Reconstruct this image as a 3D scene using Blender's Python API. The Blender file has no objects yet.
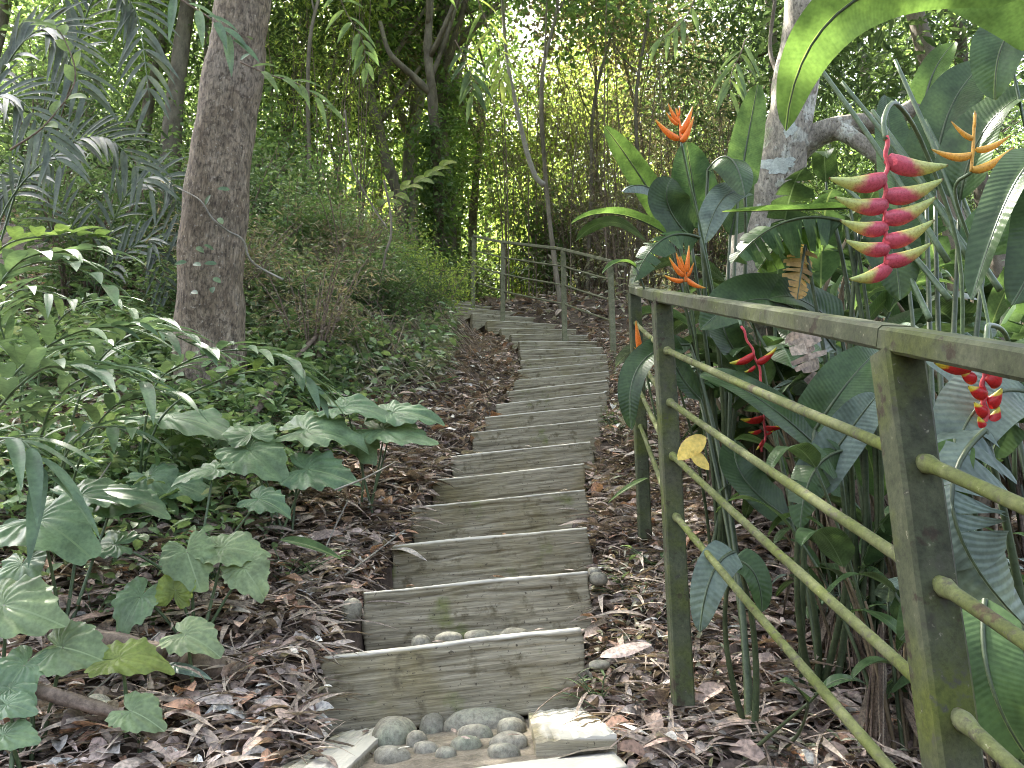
import bpy, math, random
import numpy as np
from mathutils import Vector

random.seed(7)
RNG = np.random.default_rng(11)
R = math.radians
SC = bpy.context.scene
COL = SC.collection

# ------------------------------------------------------------------ camera, sky, sun, exposure
PITCH = R(15.0)
FPX = 770.0
cam_d = bpy.data.cameras.new('camera')
cam_d.sensor_width = 36.0
cam_d.lens = 36.0 * FPX / 1024.0
cam_d.clip_start = 0.05
cam_d.clip_end = 2000
cam = bpy.data.objects.new('camera', cam_d)
COL.objects.link(cam)
cam.location = (0, 0, 0)
cam.rotation_euler = (math.pi / 2 + PITCH, 0, 0)
SC.camera = cam

SUN_EL, SUN_AZ = 57.0, -33.0        # azimuth from +Y (ahead), negative = to the left
w = bpy.data.worlds.new('World')
SC.world = w
w.use_nodes = True
nt = w.node_tree
nt.nodes.clear()
sky = nt.nodes.new('ShaderNodeTexSky')
sky.sky_type = 'NISHITA'
sky.sun_disc = False
sky.sun_elevation = R(SUN_EL)
sky.sun_rotation = R(SUN_AZ)
sky.air_density = 0.7
sky.dust_density = 6.0
sky.ozone_density = 1.0
bg = nt.nodes.new('ShaderNodeBackground')
bg.inputs['Strength'].default_value = 0.15
wo = nt.nodes.new('ShaderNodeOutputWorld')
hs_ = nt.nodes.new('ShaderNodeHueSaturation')
hs_.inputs['Saturation'].default_value = 0.65
nt.links.new(sky.outputs[0], hs_.inputs['Color'])
nt.links.new(hs_.outputs[0], bg.inputs[0])
nt.links.new(bg.outputs[0], wo.inputs[0])

sd = bpy.data.lights.new('sun', 'SUN')
sd.energy = 4.5
sd.angle = R(0.5)
sd.color = (1.0, 0.94, 0.84)
sun = bpy.data.objects.new('sun', sd)
COL.objects.link(sun)
_dir = Vector((math.sin(R(SUN_AZ)) * math.cos(R(SUN_EL)), math.cos(R(SUN_AZ)) * math.cos(R(SUN_EL)), math.sin(R(SUN_EL))))
sun.rotation_euler = _dir.to_track_quat('Z', 'Y').to_euler()
sun.location = _dir * 40

SC.view_settings.view_transform = 'Standard'
SC.view_settings.look = 'None'
SC.view_settings.exposure = 3.1
SC.view_settings.gamma = 1.0
SC.view_settings.use_curve_mapping = False
cy = SC.cycles
cy.use_denoising = True
cy.filter_width = 1.0
cy.max_bounces = 5
cy.diffuse_bounces = 2
cy.glossy_bounces = 2
cy.transmission_bounces = 3
cy.transparent_max_bounces = 4
cy.sample_clamp_indirect = 6
cy.caustics_reflective = False
cy.caustics_refractive = False

# ------------------------------------------------------------------ helpers
CT, ST = math.cos(PITCH), math.sin(PITCH)
def P(px, py, d):
    """world point seen at that pixel, d metres along the view axis"""
    u = (px - 512) / FPX
    v = (384 - py) / FPX
    return np.array([u * d, d * (CT - v * ST), d * (ST + v * CT)])

def unit(v):
    v = np.asarray(v, float)
    n = np.linalg.norm(v, axis=-1, keepdims=True)
    return v / np.maximum(n, 1e-9)

def tag(o, label=None, cat=None, group=None, kind=None):
    if label: o['label'] = label
    if cat: o['category'] = cat
    if group: o['group'] = group
    if kind: o['kind'] = kind
    return o

def empty(name, loc, label=None, cat=None, group=None):
    o = bpy.data.objects.new(name, None)
    o.empty_display_size = 0.1
    COL.objects.link(o)
    o.location = [float(a) for a in loc]
    return tag(o, label, cat, group)

class MB:
    """collects grids and tubes and links them as one mesh object"""
    def __init__(s): s.V = []; s.F = []; s.U = []; s.n = 0
    def add(s, V, F, U=None):
        V = np.asarray(V, float).reshape(-1, 3)
        F = np.asarray(F, int).reshape(-1, 4)
        if U is None: U = np.zeros((len(V), 2))
        s.V.append(V); s.F.append(F + s.n); s.U.append(np.asarray(U, float).reshape(-1, 2))
        s.n += len(V)
    def build(s, name, mat, parent=None, origin=None, smooth=True):
        V = np.concatenate(s.V); F = np.concatenate(s.F); U = np.concatenate(s.U)
        if parent is not None and origin is None:
            origin = np.array(parent.location) if parent.parent is None else None
            if origin is None: origin = np.zeros(3)
        o = bpy.data.objects.new(name, None) if False else None
        if origin is None: origin = np.zeros(3)
        V = V - np.asarray(origin)
        me = bpy.data.meshes.new(name)
        me.vertices.add(len(V)); me.vertices.foreach_set('co', V.astype(np.float32).ravel())
        me.loops.add(len(F) * 4); me.loops.foreach_set('vertex_index', F.astype(np.int32).ravel())
        me.polygons.add(len(F))
        me.polygons.foreach_set('loop_start', (np.arange(len(F)) * 4).astype(np.int32))
        me.polygons.foreach_set('use_smooth', np.full(len(F), smooth, dtype=bool))
        uv = me.uv_layers.new(name='UVMap')
        uv.data.foreach_set('uv', U[F.ravel()].astype(np.float32).ravel())
        me.update(calc_edges=True)
        me.materials.append(mat)
        ob = bpy.data.objects.new(name, me)
        COL.objects.link(ob)
        if parent is not None: ob.parent = parent
        else: ob.location = [float(a) for a in origin]
        return ob

def world_origin(o):
    p = np.zeros(3)
    while o is not None:
        p = p + np.array(o.location); o = o.parent
    return p

def part(mb, name, mat, parent, smooth=True):
    return mb.build(name, mat, parent, origin=world_origin(parent), smooth=smooth)

def copy_tree(o, parent=None):
    c = o.copy(); COL.objects.link(c)
    if parent is not None: c.parent = parent
    for ch in list(o.children): copy_tree(ch, c)
    return c

def bez(p0, p1, p2, n):
    t = np.linspace(0, 1, n)[:, None]
    return (1 - t) ** 2 * p0 + 2 * t * (1 - t) * p1 + t ** 2 * p2

def spline(pts, n):
    """Catmull-Rom through pts"""
    p = np.asarray(pts, float)
    p = np.vstack([2 * p[0] - p[1], p, 2 * p[-1] - p[-2]])
    out = []
    m = len(p) - 3
    for q in np.linspace(0, m - 1e-6, n):
        i = int(q); t = q - i
        a, b, c, d = p[i], p[i + 1], p[i + 2], p[i + 3]
        out.append(0.5 * (2 * b + (c - a) * t + (2 * a - 5 * b + 4 * c - d) * t * t + (3 * b - a - 3 * c + d) * t ** 3))
    return np.array(out)

def tube(mb, pts, rad, sides=8, lump=0.0, cap=True, square=False, seed=0):
    pts = np.asarray(pts, float); n = len(pts)
    rad = np.broadcast_to(np.asarray(rad, float), (n,)).copy()
    T = np.gradient(pts, axis=0) if n > 2 else np.repeat(pts[1:] - pts[:1], n, 0)
    T = unit(T)
    ref = np.array([1.0, 0, 0]) if abs(T[0][2]) > 0.8 else np.array([0, 0, 1.0])
    S = unit(np.cross(T, ref)); B = np.cross(T, S)
    a = np.arange(sides) / sides * 2 * math.pi
    rr = rad[:, None] * np.ones((1, sides))
    if lump:
        g = np.random.default_rng(seed)
        ph = g.random(6) * 6.28
        tt = np.linspace(0, n / 4.0, n)[:, None]
        rr = rr * (1 + lump * (np.sin(a[None] * 2 + ph[0] + tt * 1.3) * .5 + np.sin(a[None] * 3 + ph[1] - tt * 2.1) * .35 + np.sin(tt * 3.1 + ph[2]) * .3 + np.sin(a[None] * 5 + ph[3] + tt * 4) * .2))
    V = pts[:, None] + rr[..., None] * (np.cos(a)[None, :, None] * S[:, None] + np.sin(a)[None, :, None] * B[:, None])
    U = np.stack(np.broadcast_arrays(a[None] / 6.2832, np.linspace(0, 1, n)[:, None]), -1)
    i, j = np.meshgrid(np.arange(n - 1), np.arange(sides), indexing='ij')
    j2 = (j + 1) % sides
    F = np.stack([i * sides + j, i * sides + j2, (i + 1) * sides + j2, (i + 1) * sides + j], -1).reshape(-1, 4)
    V = V.reshape(-1, 3); U = U.reshape(-1, 2)
    if cap:
        # shrink caps: add a tiny ring at both ends
        k = len(V)
        e0 = pts[0] + (V[:sides] - pts[0]) * .02
        e1 = pts[-1] + (V[-sides:] - pts[-1]) * .02
        jj = np.arange(sides); j2 = (jj + 1) % sides
        F0 = np.stack([k + jj, k + j2, j2, jj], -1)
        base = (n - 1) * sides
        F1 = np.stack([base + jj, base + j2, k + sides + j2, k + sides + jj], -1)
        V = np.vstack([V, e0, e1]); U = np.vstack([U, U[:sides], U[base:base + sides]])
        F = np.vstack([F, F0, F1])
    mb.add(V, F, U)

PROF = {
    'lance': lambda t: np.clip(np.sin(np.pi * np.clip(t, 0, 1) ** 0.72) ** 0.8, 0.03, 1),
    'paddle': lambda t: np.clip(np.minimum(1, (t / 0.13 + .05) ** .7) * np.clip((1 - t ** 3.4), 0, 1) ** .6, 0.02, 1),
    'oval': lambda t: np.clip(np.sin(np.pi * np.clip(t, 0, 1) ** 0.9) ** .65, 0.03, 1),
    'strap': lambda t: np.clip(np.minimum(1, t / .1 + .35) * np.clip(1 - t ** 2.2, 0, 1) ** .8, 0.02, 1),
}

def blade(mb, base, tip, width, up=(0, 0, 1), arch=0.1, fold=0.25, ripple=0.0, nu=10, nv=4, prof='lance', twist=0.0, mid=None, tear=0, rng=None, curl=0.0):
    base = np.asarray(base, float); tip = np.asarray(tip, float)
    L = np.linalg.norm(tip - base)
    if mid is None: mid = (base + tip) / 2 + np.asarray([0, 0, 1.0]) * arch * L * 2
    else: mid = 2 * np.asarray(mid, float) - (base + tip) / 2
    c = bez(base, mid, tip, nu + 1)
    T = unit(np.gradient(c, axis=0))
    up = np.asarray(up, float)
    S = unit(np.cross(T, up[None] + 0 * T)); N = np.cross(S, T)
    t = np.linspace(0, 1, nu + 1)
    if twist:
        a = twist * t
        S, N = S * np.cos(a)[:, None] + N * np.sin(a)[:, None], N * np.cos(a)[:, None] - S * np.sin(a)[:, None]
    hw = PROF[prof](t) * width / 2
    rng = rng or RNG
    if not tear:
        v = np.linspace(-1, 1, nv + 1)
        off = hw[:, None] * v[None]
        z = -abs(v)[None] ** 1.0 * 0 + fold * np.abs(off) - curl * off ** 2 / max(width, 1e-3)
        if ripple:
            ph = rng.random() * 6
            z = z + ripple * np.sin(t[:, None] * (9 + 5 * rng.random()) + ph + v[None] * 2) * np.abs(v[None]) ** 1.5 * width
        V = c[:, None] + off[..., None] * S[:, None] + z[..., None] * N[:, None]
        U = np.stack(np.broadcast_arrays(t[:, None] * L, (v[None] * hw[:, None])), -1)
        i, j = np.meshgrid(np.arange(nu), np.arange(nv), indexing='ij')
        w_ = nv + 1
        F = np.stack([i * w_ + j, i * w_ + j + 1, (i + 1) * w_ + j + 1, (i + 1) * w_ + j], -1)
        mb.add(V, F, U)
    else:
        for side in (-1, 1):
            k = 0
            while k < nu:
                m = min(nu - k, int(rng.integers(1, tear + 1)))
                sl = slice(k, k + m + 1)
                dr = fold - rng.random() * 0.9
                v = np.linspace(0, side, nv // 2 + 1)
                h = hw[sl].copy()
                lag = (rng.random() - .3) * .12 * width
                off = h[:, None] * v[None]
                squeeze = np.linspace(-.5, .5, m + 1)[:, None] * np.abs(v)[None] ** 2 * (-.25) * (L / nu * m)
                z = dr * np.abs(off) - .5 * off ** 2 / width
                V = c[sl][:, None] + off[..., None] * S[sl][:, None] + z[..., None] * N[sl][:, None] + (squeeze + lag * np.abs(v)[None])[..., None] * T[sl][:, None]
                U = np.stack(np.broadcast_arrays(t[sl][:, None] * L, v[None] * h[:, None]), -1)
                nn = nv // 2
                i, j = np.meshgrid(np.arange(m), np.arange(nn), indexing='ij')
                w_ = nn + 1
                F = np.stack([i * w_ + j, i * w_ + j + 1, (i + 1) * w_ + j + 1, (i + 1) * w_ + j], -1)
                mb.add(V, F, U)
                k += m
    return c

def leaf_template(nu=4, nv=2, prof='lance', width=.4, fold=.25, sag=.18, curl=0.0):
    m = MB()
    blade(m, (0, 0, 0), (1, 0, -sag), width, arch=.10, fold=fold, nu=nu, nv=nv, prof=prof, curl=curl)
    return m.V[0], m.F[0], m.U[0]

def scatter(mb, tpl, pos, t, n, scale):
    """many copies of one leaf template: t = direction of the leaf, n = its normal"""
    V, F, U = tpl
    t = unit(t); s = unit(np.cross(n, t)); n = np.cross(t, s)
    M = np.stack([t, s, n], -1)
    N = len(pos)
    VV = np.einsum('nij,vj->nvi', M, V) * np.asarray(scale).reshape(-1, 1, 1) + np.asarray(pos)[:, None]
    FF = F[None] + (np.arange(N) * len(V))[:, None, None]
    UU = np.broadcast_to(U[None], (N,) + U.shape)
    mb.add(VV.reshape(-1, 3), FF.reshape(-1, 4), UU.reshape(-1, 2))

def rand_dirs(n, zmean=-.2, zs=.35):
    a = RNG.random(n) * 2 * math.pi
    z = RNG.normal(zmean, zs, n)
    return unit(np.stack([np.cos(a), np.sin(a), z], -1))
def rand_norms(n, tilt=.6):
    return unit(np.stack([RNG.normal(0, tilt, n), RNG.normal(0, tilt, n), np.ones(n)], -1))

# ------------------------------------------------------------------ materials
def newmat(name):
    m = bpy.data.materials.new(name); m.use_nodes = True
    m.node_tree.nodes.clear()
    return m, m.node_tree.nodes, m.node_tree.links

def ramp(ns, stops):
    r = ns.new('ShaderNodeValToRGB')
    e = r.color_ramp.elements
    e[0].position, e[0].color = stops[0][0], (*stops[0][1], 1)
    e[1].position, e[1].color = stops[-1][0], (*stops[-1][1], 1)
    for p, c in stops[1:-1]:
        q = e.new(p); q.color = (*c, 1)
    return r

def leafmat(name, cols, trans=.35, rough=.42, vein=None, veinf=0, spots=0, spec=.32, under=1.0, bump=.0, sat=.86, mottle=.3):
    """cols: list of leaf colours picked per leaf; vein: (colour, strength)"""
    m, ns, ln = newmat(name)
    geo = ns.new('ShaderNodeNewGeometry')
    oi = ns.new('ShaderNodeObjectInfo')
    add = ns.new('ShaderNodeMath'); add.operation = 'ADD'
    ln.new(geo.outputs['Random Per Island'], add.inputs[0]); ln.new(oi.outputs['Random'], add.inputs[1])
    fr = ns.new('ShaderNodeMath'); fr.operation = 'FRACT'; ln.new(add.outputs[0], fr.inputs[0])
    stops = [(i / max(1, len(cols) - 1), c) for i, c in enumerate(cols)]
    rp = ramp(ns, stops); ln.new(fr.outputs[0], rp.inputs[0])
    hsv = ns.new('ShaderNodeHueSaturation'); hsv.inputs['Saturation'].default_value = sat
    ln.new(rp.outputs[0], hsv.inputs['Color']); col = hsv.outputs[0]
    tc = ns.new('ShaderNodeTexCoord')
    nz = ns.new('ShaderNodeTexNoise'); nz.inputs['Scale'].default_value = 14; nz.inputs['Detail'].default_value = 3
    ln.new(tc.outputs['Object'], nz.inputs['Vector'])
    mx = ns.new('ShaderNodeMixRGB'); mx.blend_type = 'MULTIPLY'; mx.inputs[0].default_value = .55
    r2 = ramp(ns, [(.32, (.42, .42, .4)), (.5, (1, 1, 1)), (.68, (1.5, 1.45, 1.35))]); ln.new(nz.outputs[0], r2.inputs[0])
    ln.new(col, mx.inputs[1]); ln.new(r2.outputs[0], mx.inputs[2]); col = mx.outputs[0]
    nf = ns.new('ShaderNodeTexNoise'); nf.inputs['Scale'].default_value = 95; nf.inputs['Detail'].default_value = 4; ln.new(tc.outputs['Object'], nf.inputs['Vector'])
    rf = ramp(ns, [(.35, (.5, .5, .5)), (.5, (1, 1, 1)), (.66, (1.45, 1.4, 1.35))]); ln.new(nf.outputs[0], rf.inputs[0])
    xf = ns.new('ShaderNodeMixRGB'); xf.blend_type = 'MULTIPLY'; xf.inputs[0].default_value = mottle; ln.new(col, xf.inputs[1]); ln.new(rf.outputs[0], xf.inputs[2]); col = xf.outputs[0]
    height = None
    if vein:
        uv = ns.new('ShaderNodeUVMap'); sp = ns.new('ShaderNodeSeparateXYZ'); ln.new(uv.outputs[0], sp.inputs[0])
        ab = ns.new('ShaderNodeMath'); ab.operation = 'ABSOLUTE'; ln.new(sp.outputs[1], ab.inputs[0])
        # lateral veins
        ma = ns.new('ShaderNodeMath'); ma.operation = 'MULTIPLY_ADD'; ln.new(ab.outputs[0], ma.inputs[0]); ma.inputs[1].default_value = -.45; ln.new(sp.outputs[0], ma.inputs[2])
        mu = ns.new('ShaderNodeMath'); mu.operation = 'MULTIPLY'; ln.new(ma.outputs[0], mu.inputs[0]); mu.inputs[1].default_value = veinf
        si = ns.new('ShaderNodeMath'); si.operation = 'SINE'; ln.new(mu.outputs[0], si.inputs[0])
        height = si.outputs[0]
        md = ns.new('ShaderNodeMath'); md.operation = 'LESS_THAN'; ln.new(ab.outputs[0], md.inputs[0]); md.inputs[1].default_value = vein[2]
        m2 = ns.new('ShaderNodeMixRGB'); ln.new(md.outputs[0], m2.inputs[0]); ln.new(col, m2.inputs[1]); m2.inputs[2].default_value = (*vein[0], 1)
        m3 = ns.new('ShaderNodeMixRGB'); m3.blend_type = 'MULTIPLY'; m3.inputs[0].default_value = vein[1]
        r3 = ramp(ns, [(0, (.88, .9, .86)), (.75, (1, 1, 1))])
        mr = ns.new('ShaderNodeMapRange'); mr.inputs[1].default_value = -1; ln.new(si.outputs[0], mr.inputs[0]); ln.new(mr.outputs[0], r3.inputs[0])
        ln.new(m2.outputs[0], m3.inputs[1]); ln.new(r3.outputs[0], m3.inputs[2]); col = m3.outputs[0]
    if spots:
        n3 = ns.new('ShaderNodeTexNoise'); n3.inputs['Scale'].default_value = spots; n3.inputs['Detail'].default_value = 5; n3.inputs['Roughness'].default_value = .65
        ln.new(tc.outputs['Object'], n3.inputs['Vector'])
        r4 = ramp(ns, [(.62, (0, 0, 0)), (.7, (1, 1, 1))]); ln.new(n3.outputs[0], r4.inputs[0])
        m4 = ns.new('ShaderNodeMixRGB'); ln.new(r4.outputs[0], m4.inputs[0]); ln.new(col, m4.inputs[1]); m4.inputs[2].default_value = (.16, .12, .04, 1); col = m4.outputs[0]
    pb = ns.new('ShaderNodeBsdfPrincipled'); pb.inputs['Roughness'].default_value = rough
    pb.inputs['Specular IOR Level'].default_value = spec
    ln.new(col, pb.inputs['Base Color'])
    if height is not None and bump:
        bp = ns.new('ShaderNodeBump'); bp.inputs['Strength'].default_value = bump; bp.inputs['Distance'].default_value = .004
        ln.new(height, bp.inputs['Height']); ln.new(bp.outputs[0], pb.inputs['Normal'])
    tr = ns.new('ShaderNodeBsdfTranslucent')
    hs = ns.new('ShaderNodeMixRGB'); hs.blend_type = 'MULTIPLY'; hs.inputs[0].default_value = 1; ln.new(col, hs.inputs[1]); hs.inputs[2].default_value = (1.45, 1.4, .95, 1)
    ln.new(hs.outputs[0], tr.inputs[0])
    ms = ns.new('ShaderNodeMixShader'); ms.inputs[0].default_value = trans
    ln.new(pb.outputs[0], ms.inputs[1]); ln.new(tr.outputs[0], ms.inputs[2])
    out = ns.new('ShaderNodeOutputMaterial'); ln.new(ms.outputs[0], out.inputs[0])
    return m

def roughmat(name, stops, scale=(8, 8, 8), detail=6, rough=.85, bump=.5, dist=.01, patches=None, coord='Object', rnd=False, spec=.3, fine=((90, 90, 90), .45)):
    """noise ramp surface; patches: list of (scale, lo, hi, colour) laid over it"""
    m, ns, ln = newmat(name)
    tc = ns.new('ShaderNodeTexCoord')
    mp = ns.new('ShaderNodeMapping'); mp.inputs['Scale'].default_value = scale
    src = tc.outputs[coord]
    if rnd:
        oi = ns.new('ShaderNodeObjectInfo'); va = ns.new('ShaderNodeVectorMath'); va.operation = 'ADD'
        mu = ns.new('ShaderNodeMath'); mu.operation = 'MULTIPLY'; mu.inputs[1].default_value = 37; ln.new(oi.outputs['Random'], mu.inputs[0])
        ln.new(src, va.inputs[0]); ln.new(mu.outputs[0], va.inputs[1]); src = va.outputs[0]
    ln.new(src, mp.inputs[0])
    nz = ns.new('ShaderNodeTexNoise'); nz.inputs['Scale'].default_value = 1; nz.inputs['Detail'].default_value = detail; nz.inputs['Roughness'].default_value = .62
    ln.new(mp.outputs[0], nz.inputs['Vector'])
    rp = ramp(ns, stops); ln.new(nz.outputs[0], rp.inputs[0]); col = rp.outputs[0]
    for (sc_, lo, hi, c) in (patches or []):
        n2 = ns.new('ShaderNodeTexNoise'); n2.inputs['Scale'].default_value = sc_; n2.inputs['Detail'].default_value = 5; n2.inputs['Roughness'].default_value = .6
        ln.new(src, n2.inputs['Vector'])
        r2 = ramp(ns, [(lo, (0, 0, 0)), (hi, (1, 1, 1))]); ln.new(n2.outputs[0], r2.inputs[0])
        mx = ns.new('ShaderNodeMixRGB'); ln.new(r2.outputs[0], mx.inputs[0]); ln.new(col, mx.inputs[1]); mx.inputs[2].default_value = (*c, 1); col = mx.outputs[0]
    if fine:
        mf = ns.new('ShaderNodeMapping'); mf.inputs['Scale'].default_value = fine[0]; ln.new(src, mf.inputs[0])
        nf = ns.new('ShaderNodeTexNoise'); nf.inputs['Scale'].default_value = 1; nf.inputs['Detail'].default_value = 6; nf.inputs['Roughness'].default_value = .75; ln.new(mf.outputs[0], nf.inputs['Vector'])
        rf = ramp(ns, [(.34, (.25, .25, .25)), (.5, (1, 1, 1)), (.68, (1.75, 1.72, 1.65))]); ln.new(nf.outputs[0], rf.inputs[0])
        xf = ns.new('ShaderNodeMixRGB'); xf.blend_type = 'MULTIPLY'; xf.inputs[0].default_value = fine[1]; ln.new(col, xf.inputs[1]); ln.new(rf.outputs[0], xf.inputs[2]); col = xf.outputs[0]
    pb = ns.new('ShaderNodeBsdfPrincipled'); pb.inputs['Roughness'].default_value = rough; pb.inputs['Specular IOR Level'].default_value = spec
    ln.new(col, pb.inputs['Base Color'])
    bp = ns.new('ShaderNodeBump'); bp.inputs['Strength'].default_value = bump; bp.inputs['Distance'].default_value = dist
    ln.new(nz.outputs[0], bp.inputs['Height']); ln.new(bp.outputs[0], pb.inputs['Normal'])
    out = ns.new('ShaderNodeOutputMaterial'); ln.new(pb.outputs[0], out.inputs[0])
    return m

def litmat(name, cols, rough=.75, trans=.12):
    return leafmat(name, cols, trans=trans, rough=rough, spec=.2, mottle=.8)

M = {}
M['soil'] = roughmat('soil', [(.3, (.035, .025, .018)), (.55, (.09, .066, .05)), (.8, (.17, .13, .10))], (9, 9, 9), 8, .95, .8, .03)
M['litter'] = litmat('dead_leaves', [(0.158, 0.101, 0.074), (0.569, 0.437, 0.365), (0.071, 0.051, 0.040), (0.379, 0.269, 0.209), (0.660, 0.660, 0.603), (0.253, 0.177, 0.136), (0.538, 0.285, 0.164), (0.632, 0.538, 0.474), (0.110, 0.084, 0.069), (0.443, 0.337, 0.283), (0.317, 0.236, 0.200)])
M['strand'] = litmat('dead_strands', [(.16, .12, .095), (.32, .26, .2), (.22, .17, .14), (.42, .35, .28)])
M['twig'] = roughmat('twig_bark', [(.3, (.10, .075, .055)), (.7, (.26, .20, .15))], (30, 30, 30), 4, .9, .4)
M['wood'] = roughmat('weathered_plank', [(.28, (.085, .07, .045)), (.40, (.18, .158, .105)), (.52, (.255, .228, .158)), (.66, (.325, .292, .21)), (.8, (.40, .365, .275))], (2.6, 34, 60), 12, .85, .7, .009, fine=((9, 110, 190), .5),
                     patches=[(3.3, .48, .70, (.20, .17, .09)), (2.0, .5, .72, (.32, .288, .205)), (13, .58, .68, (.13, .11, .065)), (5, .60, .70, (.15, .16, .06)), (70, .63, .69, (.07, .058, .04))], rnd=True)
def add_sky_lit_edge(m, z0, z1, colour, amount):
    # pale top edge of each plank: sky light painted into the wood colour
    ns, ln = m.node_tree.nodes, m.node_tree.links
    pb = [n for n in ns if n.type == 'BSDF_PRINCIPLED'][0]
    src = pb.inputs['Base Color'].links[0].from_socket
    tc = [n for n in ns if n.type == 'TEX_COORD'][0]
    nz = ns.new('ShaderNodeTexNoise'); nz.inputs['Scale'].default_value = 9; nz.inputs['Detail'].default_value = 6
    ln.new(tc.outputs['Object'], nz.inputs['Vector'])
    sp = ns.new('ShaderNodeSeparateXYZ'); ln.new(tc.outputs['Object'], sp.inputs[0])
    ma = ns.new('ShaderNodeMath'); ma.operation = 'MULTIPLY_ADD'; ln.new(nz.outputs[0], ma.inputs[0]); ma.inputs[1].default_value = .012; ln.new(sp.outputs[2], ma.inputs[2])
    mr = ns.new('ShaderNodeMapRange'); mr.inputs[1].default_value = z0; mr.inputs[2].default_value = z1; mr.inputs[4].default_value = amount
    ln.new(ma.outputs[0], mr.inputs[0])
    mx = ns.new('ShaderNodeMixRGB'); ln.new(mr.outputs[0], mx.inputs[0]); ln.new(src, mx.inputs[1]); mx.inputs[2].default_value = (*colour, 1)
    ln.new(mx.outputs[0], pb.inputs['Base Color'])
add_sky_lit_edge(M['wood'], -.004, .003, (.54, .51, .43), .92)
M['stone'] = roughmat('river_stone', [(.3, (.14, .13, .095)), (.7, (.29, .27, .215))], (14, 14, 14), 6, .7, .25, .004, fine=((60, 60, 60), .6), patches=[(7, .5, .7, (.20, .21, .15))], rnd=True)
M['tread'] = roughmat('trodden_earth', [(.3, (.10, .085, .06)), (.7, (.25, .215, .165))], (18, 18, 18), 7, .9, .6, .01)
M['rail'] = roughmat('mossy_metal', [(.3, (.028, .033, .017)), (.5, (.050, .058, .029)), (.75, (.088, .095, .055))], (16, 16, 10), 8, .8, .6, .004,
                     patches=[(7, .45, .68, (.066, .080, .014)), (45, .58, .68, (.04, .042, .026)), (3.1, .52, .66, (.062, .062, .04)), (90, .66, .74, (.13, .13, .09)), (18, .60, .66, (.035, .028, .016))])
M['rod'] = roughmat('mossy_rod', [(.3, (.050, .060, .018)), (.5, (.085, .098, .032)), (.75, (.135, .14, .075))], (14, 14, 14), 8, .8, .6, .003,
                    patches=[(9, .46, .66, (.080, .098, .016)), (90, .67, .75, (.2, .2, .13)), (20, .60, .66, (.05, .038, .018)), (50, .58, .66, (.06, .058, .035))])
M['railfar'] = roughmat('weathered_metal', [(.3, (.09, .095, .05)), (.7, (.19, .185, .12))], (14, 14, 14), 6, .8, .4, .003)
M['bark'] = roughmat('smooth_bark', [(.28, (.095, .07, .046)), (.5, (.19, .15, .105)), (.72, (.29, .24, .178))], (16, 16, 7), 10, .85, 1.0, .02, fine=((75, 75, 16), .95),
                     patches=[(3, .5, .7, (.13, .105, .075)), (30, .66, .72, (.34, .32, .27)), (11, .64, .74, (.28, .25, .20)), (1.6, .5, .6, (.20, .165, .125)), (24, .52, .62, (.10, .078, .055)), (60, .62, .68, (.30, .27, .22))])
M['bark_lichen'] = roughmat('lichen_bark', [(.28, (.13, .115, .085)), (.5, (.24, .215, .17)), (.72, (.34, .31, .25))], (9, 9, 4), 9, .85, .7, .012, fine=((60, 60, 25), .8),
                            patches=[(8, .55, .6, (.40, .40, .34)), (4, .56, .62, (.21, .22, .14)), (30, .6, .66, (.10, .085, .06))])
M['lichen'] = roughmat('pale_lichen', [(.3, (.38, .42, .38)), (.7, (.52, .56, .5))], (40, 40, 40), 4, .9, .3)
M['bark_dark'] = roughmat('dark_bark', [(.3, (.085, .072, .052)), (.7, (.22, .19, .145))], (10, 10, 4), 7, .9, .6)
M['bark_pale'] = roughmat('pale_bark', [(.3, (.16, .145, .115)), (.7, (.32, .30, .25))], (10, 10, 4), 6, .85, .4)
G = leafmat
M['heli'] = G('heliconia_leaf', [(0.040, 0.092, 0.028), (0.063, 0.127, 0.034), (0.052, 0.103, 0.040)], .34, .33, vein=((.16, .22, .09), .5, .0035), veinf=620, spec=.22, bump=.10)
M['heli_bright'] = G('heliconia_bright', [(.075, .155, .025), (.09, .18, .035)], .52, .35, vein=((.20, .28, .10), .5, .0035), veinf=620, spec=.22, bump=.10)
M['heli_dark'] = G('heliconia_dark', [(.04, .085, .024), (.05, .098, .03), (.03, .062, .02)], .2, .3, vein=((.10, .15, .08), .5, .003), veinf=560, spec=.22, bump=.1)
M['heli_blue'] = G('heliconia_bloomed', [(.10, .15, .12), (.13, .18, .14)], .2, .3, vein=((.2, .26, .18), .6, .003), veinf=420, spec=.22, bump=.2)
M['heli_old'] = G('yellowed_leaf', [(.34, .20, .04), (.42, .27, .05)], .4, .5, vein=((.3, .2, .08), .6, .003), veinf=120, spots=16)
M['stalk'] = roughmat('green_stalk', [(.3, (.05, .085, .035)), (.7, (.12, .17, .08))], (20, 20, 5), 4, .45, .2, .002, spec=.5)
M['stalk_dark'] = roughmat('dark_stalk', [(.3, (.028, .045, .018)), (.7, (.075, .10, .045))], (20, 20, 5), 4, .45, .2, .002, spec=.4)
M['stalk_dry'] = roughmat('dry_stalk', [(.3, (.09, .065, .035)), (.7, (.19, .15, .09))], (20, 20, 5), 4, .8, .4, .003)
M['sheath'] = litmat('dead_sheath', [(.14, .10, .07), (.24, .18, .125), (.10, .07, .05), (.30, .24, .17)])
M['alo'] = G('taro_leaf', [(.10, .17, .085), (.075, .135, .07), (.13, .20, .10), (.09, .155, .09)], .28, .45, vein=None)
M['alo_light'] = G('taro_pale_leaf', [(.15, .22, .09), (.20, .27, .12)], .35, .42)
M['alo_lime'] = G('taro_lime_leaf', [(.17, .25, .035), (.22, .30, .05)], .5, .42)
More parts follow.
